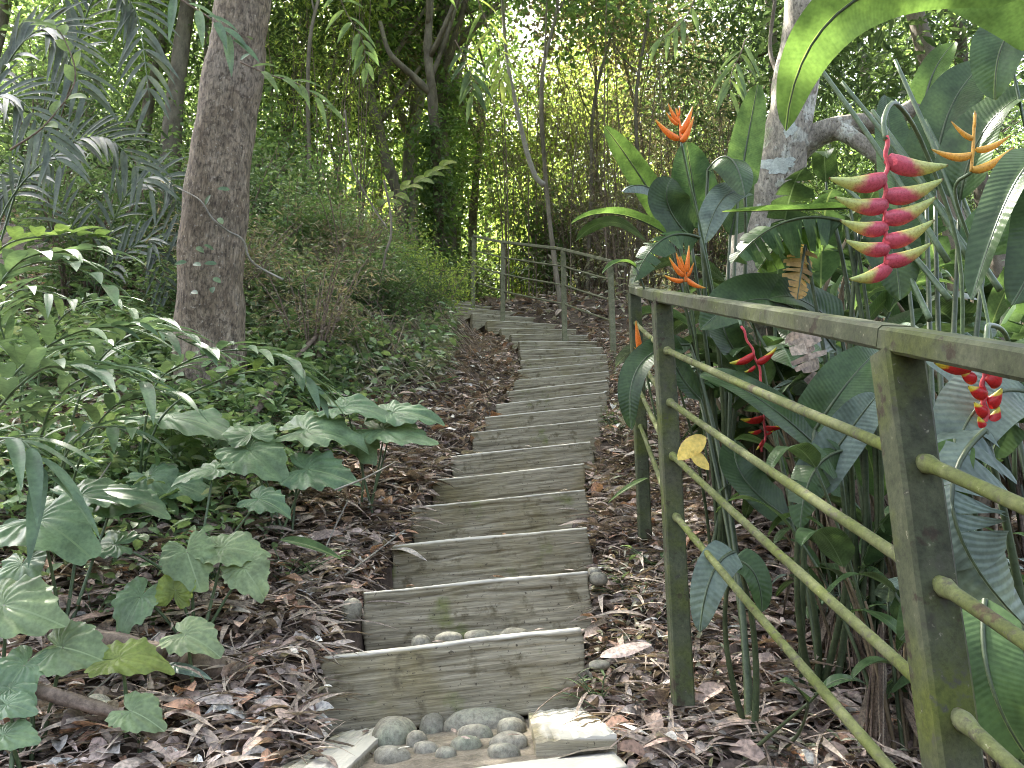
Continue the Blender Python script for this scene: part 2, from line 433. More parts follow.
M['ginger'] = G('ginger_blade', [(0.094, 0.169, 0.088), (0.125, 0.206, 0.106), (0.075, 0.144, 0.069), (0.150, 0.237, 0.100)], .3, .4)
M['ginger_lime'] = G('ginger_fresh_blade', [(.15, .24, .05), (.12, .20, .06)], .45, .4)
M['palm'] = G('palm_leaflet', [(0.076, 0.106, 0.072), (0.111, 0.140, 0.102), (0.060, 0.089, 0.055)], .22, .4)
M['under'] = G('undergrowth_leaf', [(0.090, 0.181, 0.064), (0.162, 0.273, 0.090), (0.128, 0.217, 0.090), (0.236, 0.344, 0.128), (0.072, 0.145, 0.054), (0.290, 0.344, 0.200)], .32, .45)
M['undgrey'] = G('dry_undergrowth_leaf', [(0.181, 0.222, 0.141), (0.343, 0.343, 0.242), (0.242, 0.282, 0.161), (0.443, 0.403, 0.302), (0.141, 0.202, 0.101)], .25, .5)
M['cr_green'] = G('crown_green', [(0.086, 0.172, 0.043), (0.137, 0.240, 0.061), (0.103, 0.188, 0.068), (0.172, 0.275, 0.068), (0.077, 0.146, 0.052)], .55, .45)
M['cr_yellow'] = G('crown_yellow_green', [(0.220, 0.321, 0.051), (0.304, 0.405, 0.068), (0.169, 0.270, 0.051), (0.371, 0.439, 0.085)], .65, .45)
M['cr_dark'] = G('crown_dark', [(0.046, 0.094, 0.031), (0.077, 0.133, 0.044), (0.062, 0.110, 0.046)], .45, .42)
M['cr_brown'] = G('crown_brownish', [(0.175, 0.166, 0.088), (0.273, 0.234, 0.147), (0.136, 0.175, 0.077), (0.351, 0.293, 0.195), (0.117, 0.098, 0.069)], .3, .55)
M['red'] = None

# ------------------------------------------------------------------ stair data (top front edge of every board: left px,py  right px,py  depth)
STEPS = [(319, 658, 580, 628), (362, 592, 588, 571), (391, 545, 588, 527), (411, 507, 586, 489), (431, 480, 583, 463), (451, 456, 591, 441),
         (471, 432, 598, 419), (484, 417, 602, 405), (496, 404, 605, 392), (507, 391, 607, 380), (513, 380, 608, 371), (518, 370, 608, 361),
         (520, 360, 606, 354), (520, 350, 603, 347), (519, 341, 597, 341), (511, 334, 588, 335), (501, 328, 576, 329), (487, 320, 560, 324),
         (472, 313, 540, 318), (455, 307, 519, 312), (435, 301, 496, 307), (415, 297, 472, 302)]
SD = [2.5 + .44 * i for i in range(12)] + [7.76, 8.16, 8.56, 8.96, 9.36, 9.78, 10.22, 10.68, 11.15, 11.65]
SL, SR = [], []
for i, (a, b, c, d) in enumerate(STEPS):
    extra = 0 if i < 12 else min(.5, (i - 11) * .06)
    SL.append(P(a, b, SD[i])); SR.append(P(c, d, SD[i] + extra))
SL = np.array(SL); SR = np.array(SR)
SM = (SL + SR) / 2
RISE = .215
sy = np.concatenate([[-8, 1.9, 2.2], SM[:, 1], [14, 20, 40, 90]])
k_ = SM[-1, 2] - .11
sz = np.concatenate([[-5.4, -.62, -.45], SM[:, 2] - .11, [k_ + .7, k_ + 2.2, k_ + 6.5, k_ + 12]])
cx_l = np.concatenate([[-.5, -.55, -.5], SL[:, 0], [-3.5, -5, -9, -12]])
cx_r = np.concatenate([[.30, .27, .25], SR[:, 0], [-2.5, -4, -8, -11]])

def ground_z(x, y):
    x = np.asarray(x, float); y = np.asarray(y, float)
    s = np.interp(y, sy, sz)
    l = np.interp(y, sy, cx_l); r = np.interp(y, sy, cx_r)
    dl = np.maximum(0, l - x); dr = np.maximum(0, x - r)
    a = np.interp(y, [1, 2.5, 4, 5.5, 7, 11, 16], [.02, .08, .16, .27, .50, .50, .15])
    sh = np.interp(y, [6.5, 8.5], [0, .45])
    dl = np.maximum(0, dl - sh * (1 - np.exp(-dl / .3)))
    rise = a * np.minimum(dl, 2.0) + a * .25 * np.clip(dl - 2.0, 0, 8)
    near = -.05 * np.minimum(dr, 1.2) - .10 * np.clip(dr - 1.2, 0, 10)
    far = .10 * np.minimum(dr, 1.5)
    t = np.clip((y - 7) / 3, 0, 1)
    rr = near * (1 - t) + far * t
    inside = (x > l + .012) & (x < r - .012) & (y < SM[-1, 1] + .3)
    bump = .03 * np.sin(x * 3.1 + y * 1.3) * np.sin(y * 2.7 - x) + .015 * np.sin(x * 9 + 1) * np.sin(y * 8)
    return s + rise + rr - np.interp(y, [6, 8.5], [0, .07]) * (l - x > 0) * np.exp(-np.maximum(0, l - x) / .4) + bump * (~inside) - .22 * inside + .02 - .045 * np.exp(-np.maximum(0, np.maximum(l - x, x - r)) / .14) * (y > 2.2)

# terrain: one sheet
def grid_axis(parts):
    out = []
    for a, b, st in parts: out += list(np.arange(a, b, st))
    return np.array(out)
gx = grid_axis([(-90, -14, 4), (-14, -5, .5), (-5, -1.5, .1), (-1.5, 1.6, .025), (1.6, 5, .12), (5, 14, .5), (14, 92, 4)])
gy = grid_axis([(-8, 0, .5), (0, 12.6, .06), (12.6, 20, .3), (20, 92, 3)])
X, Y = np.meshgrid(gx, gy, indexing='ij')
Z = ground_z(X, Y)
n1, n2 = X.shape
i, j = np.meshgrid(np.arange(n1 - 1), np.arange(n2 - 1), indexing='ij')
F = np.stack([i * n2 + j, (i + 1) * n2 + j, (i + 1) * n2 + j + 1, i * n2 + j + 1], -1)
m = MB(); m.add(np.stack([X, Y, Z], -1), F)
tag(m.build('ground', M['soil']), kind='structure')

# treads
m = MB()
for i in range(len(STEPS)):
    l0, r0 = SL[i].copy(), SR[i].copy()
    if i + 1 < len(STEPS): l1, r1 = SL[i + 1].copy(), SR[i + 1].copy()
    else: l1, r1 = l0 + [-.5, .9, 0], r0 + [-.5, .9, 0]
    l1[2], r1[2] = l0[2], r0[2]
    for q in (l0, r0, l1, r1): q[2] -= .03
    n = 6
    g = np.array([[l0 + (r0 - l0) * b + ((l1 + (r1 - l1) * b) - (l0 + (r0 - l0) * b)) * a for b in np.linspace(.02, .98, n)] for a in np.linspace(.1, 1.08, n)])
    g[..., 2] += RNG.normal(0, .004, g.shape[:2])
    skirt = g.copy(); skirt[..., 2] -= .25
    ii, jj = np.meshgrid(np.arange(n - 1), np.arange(n - 1), indexing='ij')
    F = np.stack([ii * n + jj, ii * n + jj + 1, (ii + 1) * n + jj + 1, (ii + 1) * n + jj], -1)
    m.add(g, F)
# landing floor in front of the first board
pl, pr = SL[0], SR[0]
zz = lambda x: pl[2] - RISE - .01 + (x - pl[0]) * .10
n = 10
g = np.array([[(x, y, zz(x) - .028) for x in np.linspace(-.5, .25, n)] for y in np.linspace(2.03, 2.7, n)])
g[..., 2] += RNG.normal(0, .004, g.shape[:2])
ii, jj = np.meshgrid(np.arange(n - 1), np.arange(n - 1), indexing='ij')
m.add(g, np.stack([ii * n + jj, ii * n + jj + 1, (ii + 1) * n + jj + 1, (ii + 1) * n + jj], -1))
tag(m.build('path', M['tread']), kind='structure')

# ------------------------------------------------------------------ boards
def board(name, a, b, h, thick, label, group, back=None, cat='step', top=False):
    """plank whose upper front edge runs a->b, h tall, thick deep (away from the viewer)"""
    a = np.asarray(a, float); b = np.asarray(b, float)
    L = np.linalg.norm(b - a); ex = (b - a) / L
    ey = unit(np.cross(np.array([0, 0, 1.0]), ex)); ez = np.cross(ex, ey)
    if back is not None: ey = np.asarray(back, float)
    nx = max(8, int(L / .012))
    # closed rounded cross-section swept along the length
    per = []
    rc = .009
    for (cy_, cz_, a0) in ((rc, -rc, 90), (thick - rc, -rc, 0), (thick - rc, -h + rc, -90), (rc, -h + rc, -180)):
        for k in range(4):
            an = R((180 - a0) if False else 0)
            th = R({90: 180, 0: 90, -90: 0, -180: -90}[a0] - 90 * k / 3)
            per.append((cy_ + rc * math.cos(th), cz_ + rc * math.sin(th)))
    # add points on long front and back faces
    full = []
    for q in range(len(per)):
        p0 = np.array(per[q]); p1 = np.array(per[(q + 1) % len(per)])
        full.append(p0)
        d = np.linalg.norm(p1 - p0)
        if d > .05:
            st_ = .0055 if h > .2 else .012
            for s_ in range(1, int(d / st_)): full.append(p0 + (p1 - p0) * s_ / int(d / st_))
    full = np.array(full); K = len(full)
    g = np.random.default_rng(int(abs(a[1]) * 1000) + 3)
    ph = g.random(12) * 6.28
    xs = np.linspace(0, L, nx + 1)
    X_, Kk = np.meshgrid(xs, np.arange(K), indexing='ij')
    yy = full[Kk, 0]; zz_ = full[Kk, 1]
    # long grain ridges and worn edge
    ridge = .0009 * np.sin(zz_ * 190 + ph[0] + np.sin(X_ * 5 + ph[1]) * 1.6) + .0007 * np.sin(zz_ * 330 + ph[2] + np.sin(X_ * 3 + ph[3]) * 2.5)
    crack = 0
    for q in range(7):
        zc = -h * g.uniform(.08, .92); xc = g.uniform(0, L); wl = g.uniform(.12, .45)
        crack = crack - g.uniform(.004, .009) * np.exp(-((zz_ - zc - .010 * np.sin(X_ * g.uniform(3, 7) + ph[4] + q) - .003 * np.sin(X_ * 31 + q)) / .0042) ** 2) * np.exp(-((X_ - xc) / wl) ** 4)
    crack = crack + .0016 * np.sin(X_ * 43 + zz_ * 120 + ph[10]) * np.sin(zz_ * 260 + X_ * 6 + ph[11])
    wob = (.0016 if a[1] > 3.8 else .003) * np.sin(X_ * 4 + ph[6]) + (.0008 if a[1] > 3.8 else .002) * np.sin(X_ * 11 + ph[7])
    front = (yy < thick * .5)
    dy = np.where(front, -(ridge + crack), ridge * .5)
    dz = np.where(zz_ > -h * .5, wob * .8 + .0004 * g.normal(size=X_.shape), 0)
    dx = np.where(X_ == 0, 1, 0) * .006 * np.sin(zz_ * 30 + ph[8]) + np.where(X_ == xs[-1], 1, 0) * .006 * np.sin(zz_ * 25 + ph[9])
    V = np.stack([X_ - L / 2 + dx, yy + dy, zz_ + dz], -1).reshape(-1, 3)
    ii, jj = np.meshgrid(np.arange(nx), np.arange(K), indexing='ij')
    j2 = (jj + 1) % K
    F = np.stack([ii * K + jj, (ii + 1) * K + jj, (ii + 1) * K + j2, ii * K + j2], -1).reshape(-1, 4)
    # end caps as shrunken rings
    c0 = len(V)
    jj = np.arange(K); j2 = (jj + 1) % K
    e0 = V[:K].copy(); e1 = V[nx * K:].copy()
    for e in (e0, e1):
        mn = e.mean(0); e[:] = mn + (e - mn) * np.array([1, .8, .93]); 
    e0b = e0.mean(0) + (e0 - e0.mean(0)) * .02; e1b = e1.mean(0) + (e1 - e1.mean(0)) * .02
    V = np.vstack([V, e0, e1, e0b, e1b])
    bN = nx * K
    F = np.vstack([F, np.stack([c0 + jj, jj, j2, c0 + j2], -1), np.stack([bN + jj, c0 + K + jj, c0 + K + j2, bN + j2], -1),
                   np.stack([c0 + 2 * K + jj, c0 + jj, c0 + j2, c0 + 2 * K + j2], -1), np.stack([c0 + K + jj, c0 + 3 * K + jj, c0 + 3 * K + j2, c0 + K + j2], -1)])
    mb = MB(); mb.add(V, F)
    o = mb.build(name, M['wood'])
    from mathutils import Matrix
    mid = (a + b) / 2
    Mx = Matrix(((ex[0], ey[0], ez[0], mid[0]), (ex[1], ey[1], ez[1], mid[1]), (ex[2], ey[2], ez[2], mid[2]), (0, 0, 0, 1)))
    o.matrix_world = Mx
    tag(o, label, cat, group)
    return o

ORD = ['lowest', 'second', 'third', 'fourth', 'fifth', 'sixth', 'seventh', 'eighth', 'ninth', 'tenth', 'eleventh', 'twelfth', 'thirteenth', 'fourteenth',
       'fifteenth', 'sixteenth', 'seventeenth', 'eighteenth', 'nineteenth', 'twentieth', 'twenty-first', 'topmost']
for i in range(len(STEPS)):
    lab = ('%s weathered grey plank riser counted up from the foot of the stair' % ORD[i]) if 0 < i < 21 else \
        ('largest and lowest grey plank riser, standing over the bed of river stones' if i == 0 else 'topmost plank riser of the stair, far off where the path bends out of sight')
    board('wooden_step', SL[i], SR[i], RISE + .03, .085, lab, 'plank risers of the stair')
# landing kerb planks
zf = lambda x, dz=0: zz(x) + dz
def flat_board(p0, p1, wd, h, label):
    """plank lying flat: p0->p1 is its near edge, wd its depth"""
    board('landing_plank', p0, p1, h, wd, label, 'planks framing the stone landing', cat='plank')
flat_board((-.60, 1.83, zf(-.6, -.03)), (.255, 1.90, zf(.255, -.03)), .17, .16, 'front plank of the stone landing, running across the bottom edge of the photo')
flat_board((-.50, 2.125, zf(-.5, .004)), (-.335, 2.165, zf(-.335, .004)), .40, .12, 'short plank end left of the river stones, half in sunlight')
bpy.data.objects.remove(bpy.data.objects['landing_plank.001'], do_unlink=True)
def side_plank(pts, h, label):
    """four top corners, near-left, near-right, far-right, far-left"""
    p = np.array([(x, y, zf(x, .006)) for x, y in pts])
    mb = MB(); n = 14
    us = np.linspace(0, 1, n)
    top = np.array([[(p[0] * (1 - u) + p[1] * u) * (1 - v) + (p[3] * (1 - u) + p[2] * u) * v for u in us] for v in us])
    g = np.random.default_rng(5)
    top[..., 2] += .0025 * np.sin(top[..., 0] * 160) + g.normal(0, .0008, top.shape[:2])
    edge = np.minimum(np.minimum(us[None], 1 - us[None]), np.minimum(us[:, None], 1 - us[:, None])) == 0
    top[..., 2] -= .005 * edge
    ii, jj = np.meshgrid(np.arange(n - 1), np.arange(n - 1), indexing='ij')
    mb.add(top, np.stack([ii * n + jj, ii * n + jj + 1, (ii + 1) * n + jj + 1, (ii + 1) * n + jj], -1))
    ring = np.concatenate([top[0, :-1], top[:-1, -1], top[-1, :0:-1], top[:0:-1, 0]])
    low = ring - [0, 0, h]; K = len(ring); jj = np.arange(K); j2 = (jj + 1) % K
    mb.add(np.vstack([ring, low]), np.stack([jj, K + jj, K + j2, j2], -1))
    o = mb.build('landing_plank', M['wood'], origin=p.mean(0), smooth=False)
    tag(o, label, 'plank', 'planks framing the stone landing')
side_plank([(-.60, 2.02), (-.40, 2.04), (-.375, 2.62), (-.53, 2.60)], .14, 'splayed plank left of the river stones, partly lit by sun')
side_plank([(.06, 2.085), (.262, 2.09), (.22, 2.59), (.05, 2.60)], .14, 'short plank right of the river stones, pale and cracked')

# ------------------------------------------------------------------ river stones
def stone_mesh(mb, c, rx, ry, rz, seed):
    g = np.random.default_rng(seed); ph = g.random(8) * 6.28
    n, k = 12, 18
    th = np.linspace(.02, math.pi - .02, n)[:, None]; a = np.arange(k)[None] / k * 2 * math.pi
    r = 1 + np.sin(th) ** 1.5 * (.08 * np.sin(2 * a + ph[0]) + .05 * np.sin(3 * a + ph[1] + th) + .04 * np.sin(th * 4 + ph[2] + a))
    V = np.stack([rx * r * np.sin(th) * np.cos(a), ry * r * np.sin(th) * np.sin(a), rz * r * np.sign(np.cos(th)) * np.abs(np.cos(th)) ** .8 + 0 * a], -1)
    ii, jj = np.meshgrid(np.arange(n - 1), np.arange(k), indexing='ij'); j2 = (jj + 1) % k
    F = np.stack([ii * k + jj, (ii + 1) * k + jj, (ii + 1) * k + j2, ii * k + j2], -1)
    mb.add(V.reshape(-1, 3) + c, F)

def on_plane(px, py, z):
    u = (px - 512) / FPX; v = (384 - py) / FPX
    d = z / (ST + v * CT)
    return P(px, py, d)
STONES = [(393, 729, 24, 17, 'large round olive river stone beside the left landing plank'), (433, 722, 13, 11, 'egg-shaped dark river stone upright against the lowest riser'),
          (486, 717, 41, 12, 'longest flat river stone lying under the lowest riser'), (511, 725, 14, 8, 'small oval stone at the right end of the longest river stone'),
          (476, 731, 16, 7, 'grey oval stone just in front of the longest river stone'), (416, 738, 11, 8, 'small round stone to the right of the large olive stone'),
          (466, 742, 17, 6, 'flat pale stone in the middle of the landing bed'), (510, 739, 20, 8, 'broad flat stone next to the right landing plank'),
          (391, 753, 17, 7, 'low stone in the near left corner of the landing bed'), (426, 747, 13, 5, 'thin flat stone near the front landing plank'),
          (503, 749, 15, 5, 'half buried stone by the front plank, right side of the bed'), (446, 752, 10, 4, 'tiny half buried stone along the front plank')]
for k, (px, py, rx, ry, lab) in enumerate(STONES):
    c = on_plane(px, py + ry * .75, -.40)
    c = on_plane(px, py + ry * .75, zz(c[0]) - .025)
    d = c[1] * CT + c[2] * ST
    mb = MB(); a = rx / FPX * d
    stone_mesh(mb, (0, 0, 0), a * 1.05, min(a, ry / FPX * d * 2.0) if rx < 35 else .055, ry / FPX * d * 1.25 + .008, 50 + k)
    o = mb.build('river_stone', M['stone']); o.location = c; o.rotation_euler = (0, 0, random.uniform(-.15, .15))
    tag(o, lab, 'stone', 'river stones set in the landing')
T1 = [(421, 641, 11, 'mossy stone peeping over the lowest riser, leftmost of its row'), (449, 638, 14, 'second stone from the left behind the lowest riser'),
      (480, 636, 17, 'widest stone in the row behind the lowest riser'), (514, 634, 14, 'rightmost stone in the row behind the lowest riser')]
for k, (px, py, rx, lab) in enumerate(T1):
    c = P(px, py, 2.72)
    mb = MB(); stone_mesh(mb, (0, 0, 0), rx / FPX * 2.72, .05, .03, 80 + k)
    o = mb.build('river_stone', M['stone']); c[2] -= .008; o.location = c
    tag(o, lab, 'stone', 'river stones behind the lowest riser')
for k, (px, py, d, rx, rz, lab) in enumerate([(352, 611, 2.85, 10, 13, 'round stone at the left end of the second riser'), (598, 579, 2.95, 9, 7, 'upper grey pebble beside the right end of the second riser'),
                                              (594, 572, 3.1, 7, 5, 'smaller pebble just above the grey pebble right of the stair'), (600, 665, 2.4, 11, 5, 'flat stone in leaf litter right of the lowest riser'),
                                              (232, 690, 2.35, 22, 12, 'dark stone sunk in the litter left of the lowest riser')]):
    c = P(px, py, d); mb = MB(); stone_mesh(mb, (0, 0, 0), rx / FPX * d, rx / FPX * d, rz / FPX * d, 90 + k)
    o = mb.build('river_stone', M['stone']); o.location = c
    tag(o, lab, 'stone')

# ------------------------------------------------------------------ railings
def beam(mb, p0, p1, wx, wz, n=10, rot=0):
    """rectangular bar; wx sideways, wz upward"""
    p0 = np.asarray(p0, float); p1 = np.asarray(p1, float)
    t = unit(p1 - p0)
    up = np.array([0, 0, 1.0]) if abs(t[2]) < .9 else np.array([0, 1.0, 0])
    s = unit(np.cross(t, up)); u = np.cross(s, t)
    if rot: s, u = s * math.cos(rot) + u * math.sin(rot), u * math.cos(rot) - s * math.sin(rot)
    b = .005
    prof = np.array([(-wx / 2 + b, -wz / 2), (wx / 2 - b, -wz / 2), (wx / 2, -wz / 2 + b), (wx / 2, wz / 2 - b), (wx / 2 - b, wz / 2), (-wx / 2 + b, wz / 2), (-wx / 2, wz / 2 - b), (-wx / 2, -wz / 2 + b)])
    K = 8
    ts = np.linspace(0, 1, n)
    V = np.array([[p0 + (p1 - p0) * q + s * a + u * c for a, c in prof] for q in ts])
    V += RNG.normal(0, .0002, V.shape)
    ends = [V[0].mean(0) + (V[0] - V[0].mean(0)) * .02, V[-1].mean(0) + (V[-1] - V[-1].mean(0)) * .02]
    ii, jj = np.meshgrid(np.arange(n - 1), np.arange(K), indexing='ij'); j2 = (jj + 1) % K
    F = np.stack([ii * K + jj, ii * K + j2, (ii + 1) * K + j2, (ii + 1) * K + jj], -1).reshape(-1, 4)
    c0 = n * K; jj = np.arange(K); j2 = (jj + 1) % K
    F = np.vstack([F, np.stack([c0 + jj, c0 + j2, j2, jj], -1), np.stack([(n - 1) * K + jj, (n - 1) * K + j2, c0 + K + j2, c0 + K + jj], -1)])
    mb.add(np.vstack([V.reshape(-1, 3)] + ends), F)

def railing(tops, base_z, label, pw, rw, rod_r, offs, mat, rodmat, post_at=None, over=(0, 0)):
    tops = [np.asarray(t, float) for t in tops]
    root = empty('metal_railing', (tops[0][0], tops[0][1], base_z[0]), label, 'railing')
    post_at = post_at if post_at is not None else range(len(tops))
    # top rail follows the posts in one bent bar
    mb = MB()
    for k in range(len(tops) - 1):
        a, b = tops[k].copy(), tops[k + 1].copy()
        d = unit(b - a)
        if k == 0: a = a - d * over[0]
        if k == len(tops) - 2: b = b + d * over[1]
        h = -.018 + .0015 * (k % 2)
        beam(mb, a + [0, 0, h], b + [0, 0, h], rw + .001 * (k % 2), .036, 30)
    part(mb, 'top_rail', mat, root, smooth=False)
    for k in post_at:
        mb = MB(); t = tops[k].copy(); t[2] -= .038
        bz = base_z[k] - .12
        beam(mb, (t[0], t[1], bz), t, pw, pw, 24)
        part(mb, 'post', mat, root, smooth=False)
    for k in range(len(tops) - 1):
        for o_ in offs:
            mb = MB(); a = tops[k] - [0, 0, o_]; b = tops[k + 1] - [0, 0, o_]
            if k in getattr(railing, 'skip', {}): continue
            d = unit(b - a)
            pts = spline([a + d * (pw * .35), (a + b) / 2 + [0, 0, -.003], b - d * (pw * .35)], 60)
            wl_ = np.ones(60)
            for e_ in (pw * .72, np.linalg.norm(b - a) - pw * .72):   # weld bead where the rod meets the post
                wl_ += .45 * np.exp(-((np.linalg.norm(pts - a, axis=1) - e_) / .008) ** 2)
            tube(mb, pts, rod_r * wl_ * (1 + RNG.normal(0, .012, 60)), 12, lump=.05)
            part(mb, 'rod', rodmat, root)
    return root

Tt = [P(893, 327, 1.12), P(661, 291, 2.40), P(634, 286, 3.72), P(634, 262, 7.5)]
Tm = Tt[2] + (Tt[3] - Tt[2]) * .5
T0 = Tt[0] + (Tt[0] - Tt[1]) * .95
tops = [T0, Tt[0], Tt[1], Tt[2], Tm, Tt[3]]
bz = [t[2] - 1.08 for t in tops]
railing(tops, bz, 'near moss-stained metal handrail with square posts sloping down the right of the stair', .056, .052, .0092, (.19, .35, .51, .685), M['rail'], M['rod'])
far = [P(610, 259.5, 8.5), P(563, 248, 9.3), P(503, 241, 10.3), P(474, 235, 11.2)]
bzf = [t[2] - 1.1 for t in far]
railing(far, bzf, 'far thin metal railing with four posts where the stair curves left', .06, .05, .011, (.24, .48, .72), M['railfar'], M['railfar'], over=(.27, 0))

# ------------------------------------------------------------------ leaf litter (stuff)
def litter_points(n, x0, x1, y0, y1):
    x = RNG.uniform(x0, x1, n); y = RNG.uniform(y0, y1, n)
    l = np.interp(y, sy, cx_l); r = np.interp(y, sy, cx_r)
    keep = ((x < l - .0) | (x > r + .01)) | (y > SM[-1, 1] + .4)
    keep &= np.abs(x) < y * .75 + 1.2
    x, y = x[keep], y[keep]
    return x, y, ground_z(x, y)
lt = [leaf_template(4, 2, 'lance', .34, .35, .05, curl=1.5), leaf_template(4, 2, 'oval', .5, -.3, -.1, curl=-2), leaf_template(5, 2, 'lance', .22, .6, .25)]
mb = MB()
for (n, box, smin, smax) in ((42000, (-3.2, 2.6, 1.2, 4.6), .035, .105), (34000, (-4.5, 4, 4.6, 9), .04, .105), (14000, (-9, 7, 9, 17), .09, .18)):
    for q, tp in enumerate(lt):
        x, y, z = litter_points(n // 3, *box)
        k = len(x); s = RNG.uniform(smin, smax, k) * RNG.choice([.7, 1, 1.15], k)
        slope_n = unit(np.stack([RNG.normal(0, .42, k), RNG.normal(-.25, .42, k), np.ones(k)], -1))
        d = rand_dirs(k, .05, .3)
        scatter(mb, tp, np.stack([x, y, z + RNG.random(k) ** 2 * .055 + .004], -1), d, slope_n, s)
tag(mb.build('leaf_litter', M['litter']), 'brown dead leaf litter covering the ground on both sides of the stair', 'leaf litter', kind='stuff')
mb = MB()
st = leaf_template(5, 2, 'strap', .035, .1, .1)
st2 = leaf_template(4, 2, 'lance', .09, .3, .1)
for (n, box) in ((26000, (-3.2, 2.6, 1.2, 4.8)), (16000, (-4.5, 4, 4.8, 9))):
    for tp in (st, st2):
        x, y, z = litter_points(n // 2, *box); k = len(x)
        scatter(mb, tp, np.stack([x, y, z + RNG.random(k) * .06 + .01], -1), rand_dirs(k, -.05, .22), rand_norms(k, .6), RNG.uniform(.08, .26, k))
tag(mb.build('dead_grass', M['strand']), 'pale thin dead strands and bamboo blades strewn over the litter', 'dead grass', kind='stuff')

mb = MB()
x, y, z = litter_points(420, -3, 2.4, 1.2, 5.5); k = len(x)
scatter(mb, leaf_template(10, 4, 'oval', .42, .5, .05, curl=1.2), np.stack([x, y, z + .05], -1), rand_dirs(k, .03, .12), rand_norms(k, .35), RNG.uniform(.11, .2, k))
x, y, z = litter_points(260, -3, 2.4, 1.2, 5.5); k = len(x)
scatter(mb, leaf_template(10, 4, 'lance', .24, -.5, .1, curl=-1.2), np.stack([x, y, z + .06], -1), rand_dirs(k, .03, .12), rand_norms(k, .35), RNG.uniform(.13, .24, k))
tag(mb.build('large_leaf_litter', M['litter']), 'larger curled dead leaves lying over the fine litter', 'leaf litter', kind='stuff')
mb = MB()
x, y, z = litter_points(330, -3.2, 2.4, 1.2, 6.5)
for a_, b_, c_ in zip(x, y, z):
    L_ = RNG.uniform(.12, .5); th_ = RNG.uniform(0, 6.28); e_ = np.array([math.cos(th_) * L_, math.sin(th_) * L_, 0])
    p_ = np.array([a_, b_, c_ + .05]); q_ = p_ + e_; q_[2] = float(ground_z(q_[0], q_[1])) + RNG.uniform(.04, .10)
    lft, rgt = np.interp(q_[1], sy, cx_l), np.interp(q_[1], sy, cx_r)
    if lft < q_[0] < rgt: continue
    tube(mb, bez(p_, (p_ + q_) / 2 + RNG.normal(0, .03, 3), q_, 7), RNG.uniform(.0015, .005), 5, cap=False)
tag(mb.build('twig_litter', M['twig']), 'fallen twigs scattered through the leaf litter', 'twigs', kind='stuff')
# curtain of roots and dry creepers on the cut bank right of the big trunk
mb = MB()
for k in range(520):
    yy_ = RNG.uniform(5.6, 8.2); l_ = np.interp(yy_, sy, cx_l); xx_ = l_ - RNG.uniform(.7, 2.4)
    top_ = np.array([xx_, yy_, float(ground_z(xx_, yy_)) + RNG.uniform(.12, .4)])
    bot_ = top_ + [RNG.uniform(-.3, .55), -RNG.uniform(-.1, .5), 0]; bot_[2] = float(ground_z(bot_[0], bot_[1])) + RNG.uniform(0, .12)
    tube(mb, bez(top_, (top_ + bot_) / 2 + [RNG.normal(0, .08), -.08, RNG.normal(.04, .08)], bot_, 8), RNG.uniform(.0015, .005), 4, cap=False)
tag(mb.build('root_tangle', M['twig']), 'tangle of thin hanging roots and dry creepers on the bank right of the big trunk', 'roots', kind='stuff')

# a few scattered scraps on the steps
mb = MB()
xs, ys, zs = [], [], []
for i in (0, 1, 2, 3, 4, 5, 6, 8, 10):
    for q in range(3):
        f = random.random(); p = SL[i] * (1 - f) + SR[i] * f
        xs.append(p[0]); ys.append(p[1] + .04); zs.append(p[2] + .008)
for px, py in ((575, 730), (560, 712), (350, 735), (365, 725), (470, 744), (410, 745), (455, 735), (520, 745)):
    c = on_plane(px, py, -.385); xs.append(c[0]); ys.append(c[1]); zs.append(zz(c[0]) + .012)
k = len(xs)
scatter(mb, lt[0], np.stack([xs, ys, zs], -1), rand_dirs(k, 0, .05), rand_norms(k, .15), RNG.uniform(.03, .07, k))
tag(mb.build('leaf_scraps', M['litter']), 'few dry leaf scraps lying on the planks and river stones', 'leaf litter', kind='stuff')

# ------------------------------------------------------------------ green undergrowth (stuff)
ul = [leaf_template(4, 2, 'lance', .26, .3, .25), leaf_template(4, 2, 'oval', .5, .2, .2), leaf_template(5, 2, 'strap', .07, .2, .5)]
def ground_cover(name, label, spec, mat):
    mb = MB()
    for (n, fx, hmax, smin, smax, q) in spec:
        x, y = fx(n); z = ground_z(x, y); k = len(x)
        scatter(mb, ul[q], np.stack([x, y, z + RNG.random(k) ** 1.3 * hmax + .02], -1), rand_dirs(k, -.1, .4), rand_norms(k, .6), RNG.uniform(smin, smax, k))
    return tag(mb.build(name, mat), label, 'undergrowth', kind='stuff')
def bank(y0, y1, d0, d1, p=1.0):
    def f(n):
        y = RNG.uniform(y0, y1, n); l = np.interp(y, sy, cx_l)
        d = d0 + (d1 - d0) * RNG.random(n) ** p
        x = l - d
        # patchiness
        d_min = np.interp(y, [5, 6.5, 9, 12], [.3, .55, .8, .8])
        keep = (d > d_min) & ((np.sin(x * 2.3 + y * 1.1) + np.sin(y * 3.1 - x * 1.7) + RNG.normal(0, .8, n)) > -.9)
        return x[keep], y[keep]
    return f
def rbank(y0, y1, d0, d1):
    def f(n):
        y = RNG.uniform(y0, y1, n); x = np.interp(y, sy, cx_r) + RNG.uniform(d0, d1, n)
        keep = (np.sin(x * 4.3 + y * 2.1) + np.sin(y * 5.1 - x * 2.7) + RNG.normal(0, .5, n)) > .3
        return x[keep], y[keep]
    return f
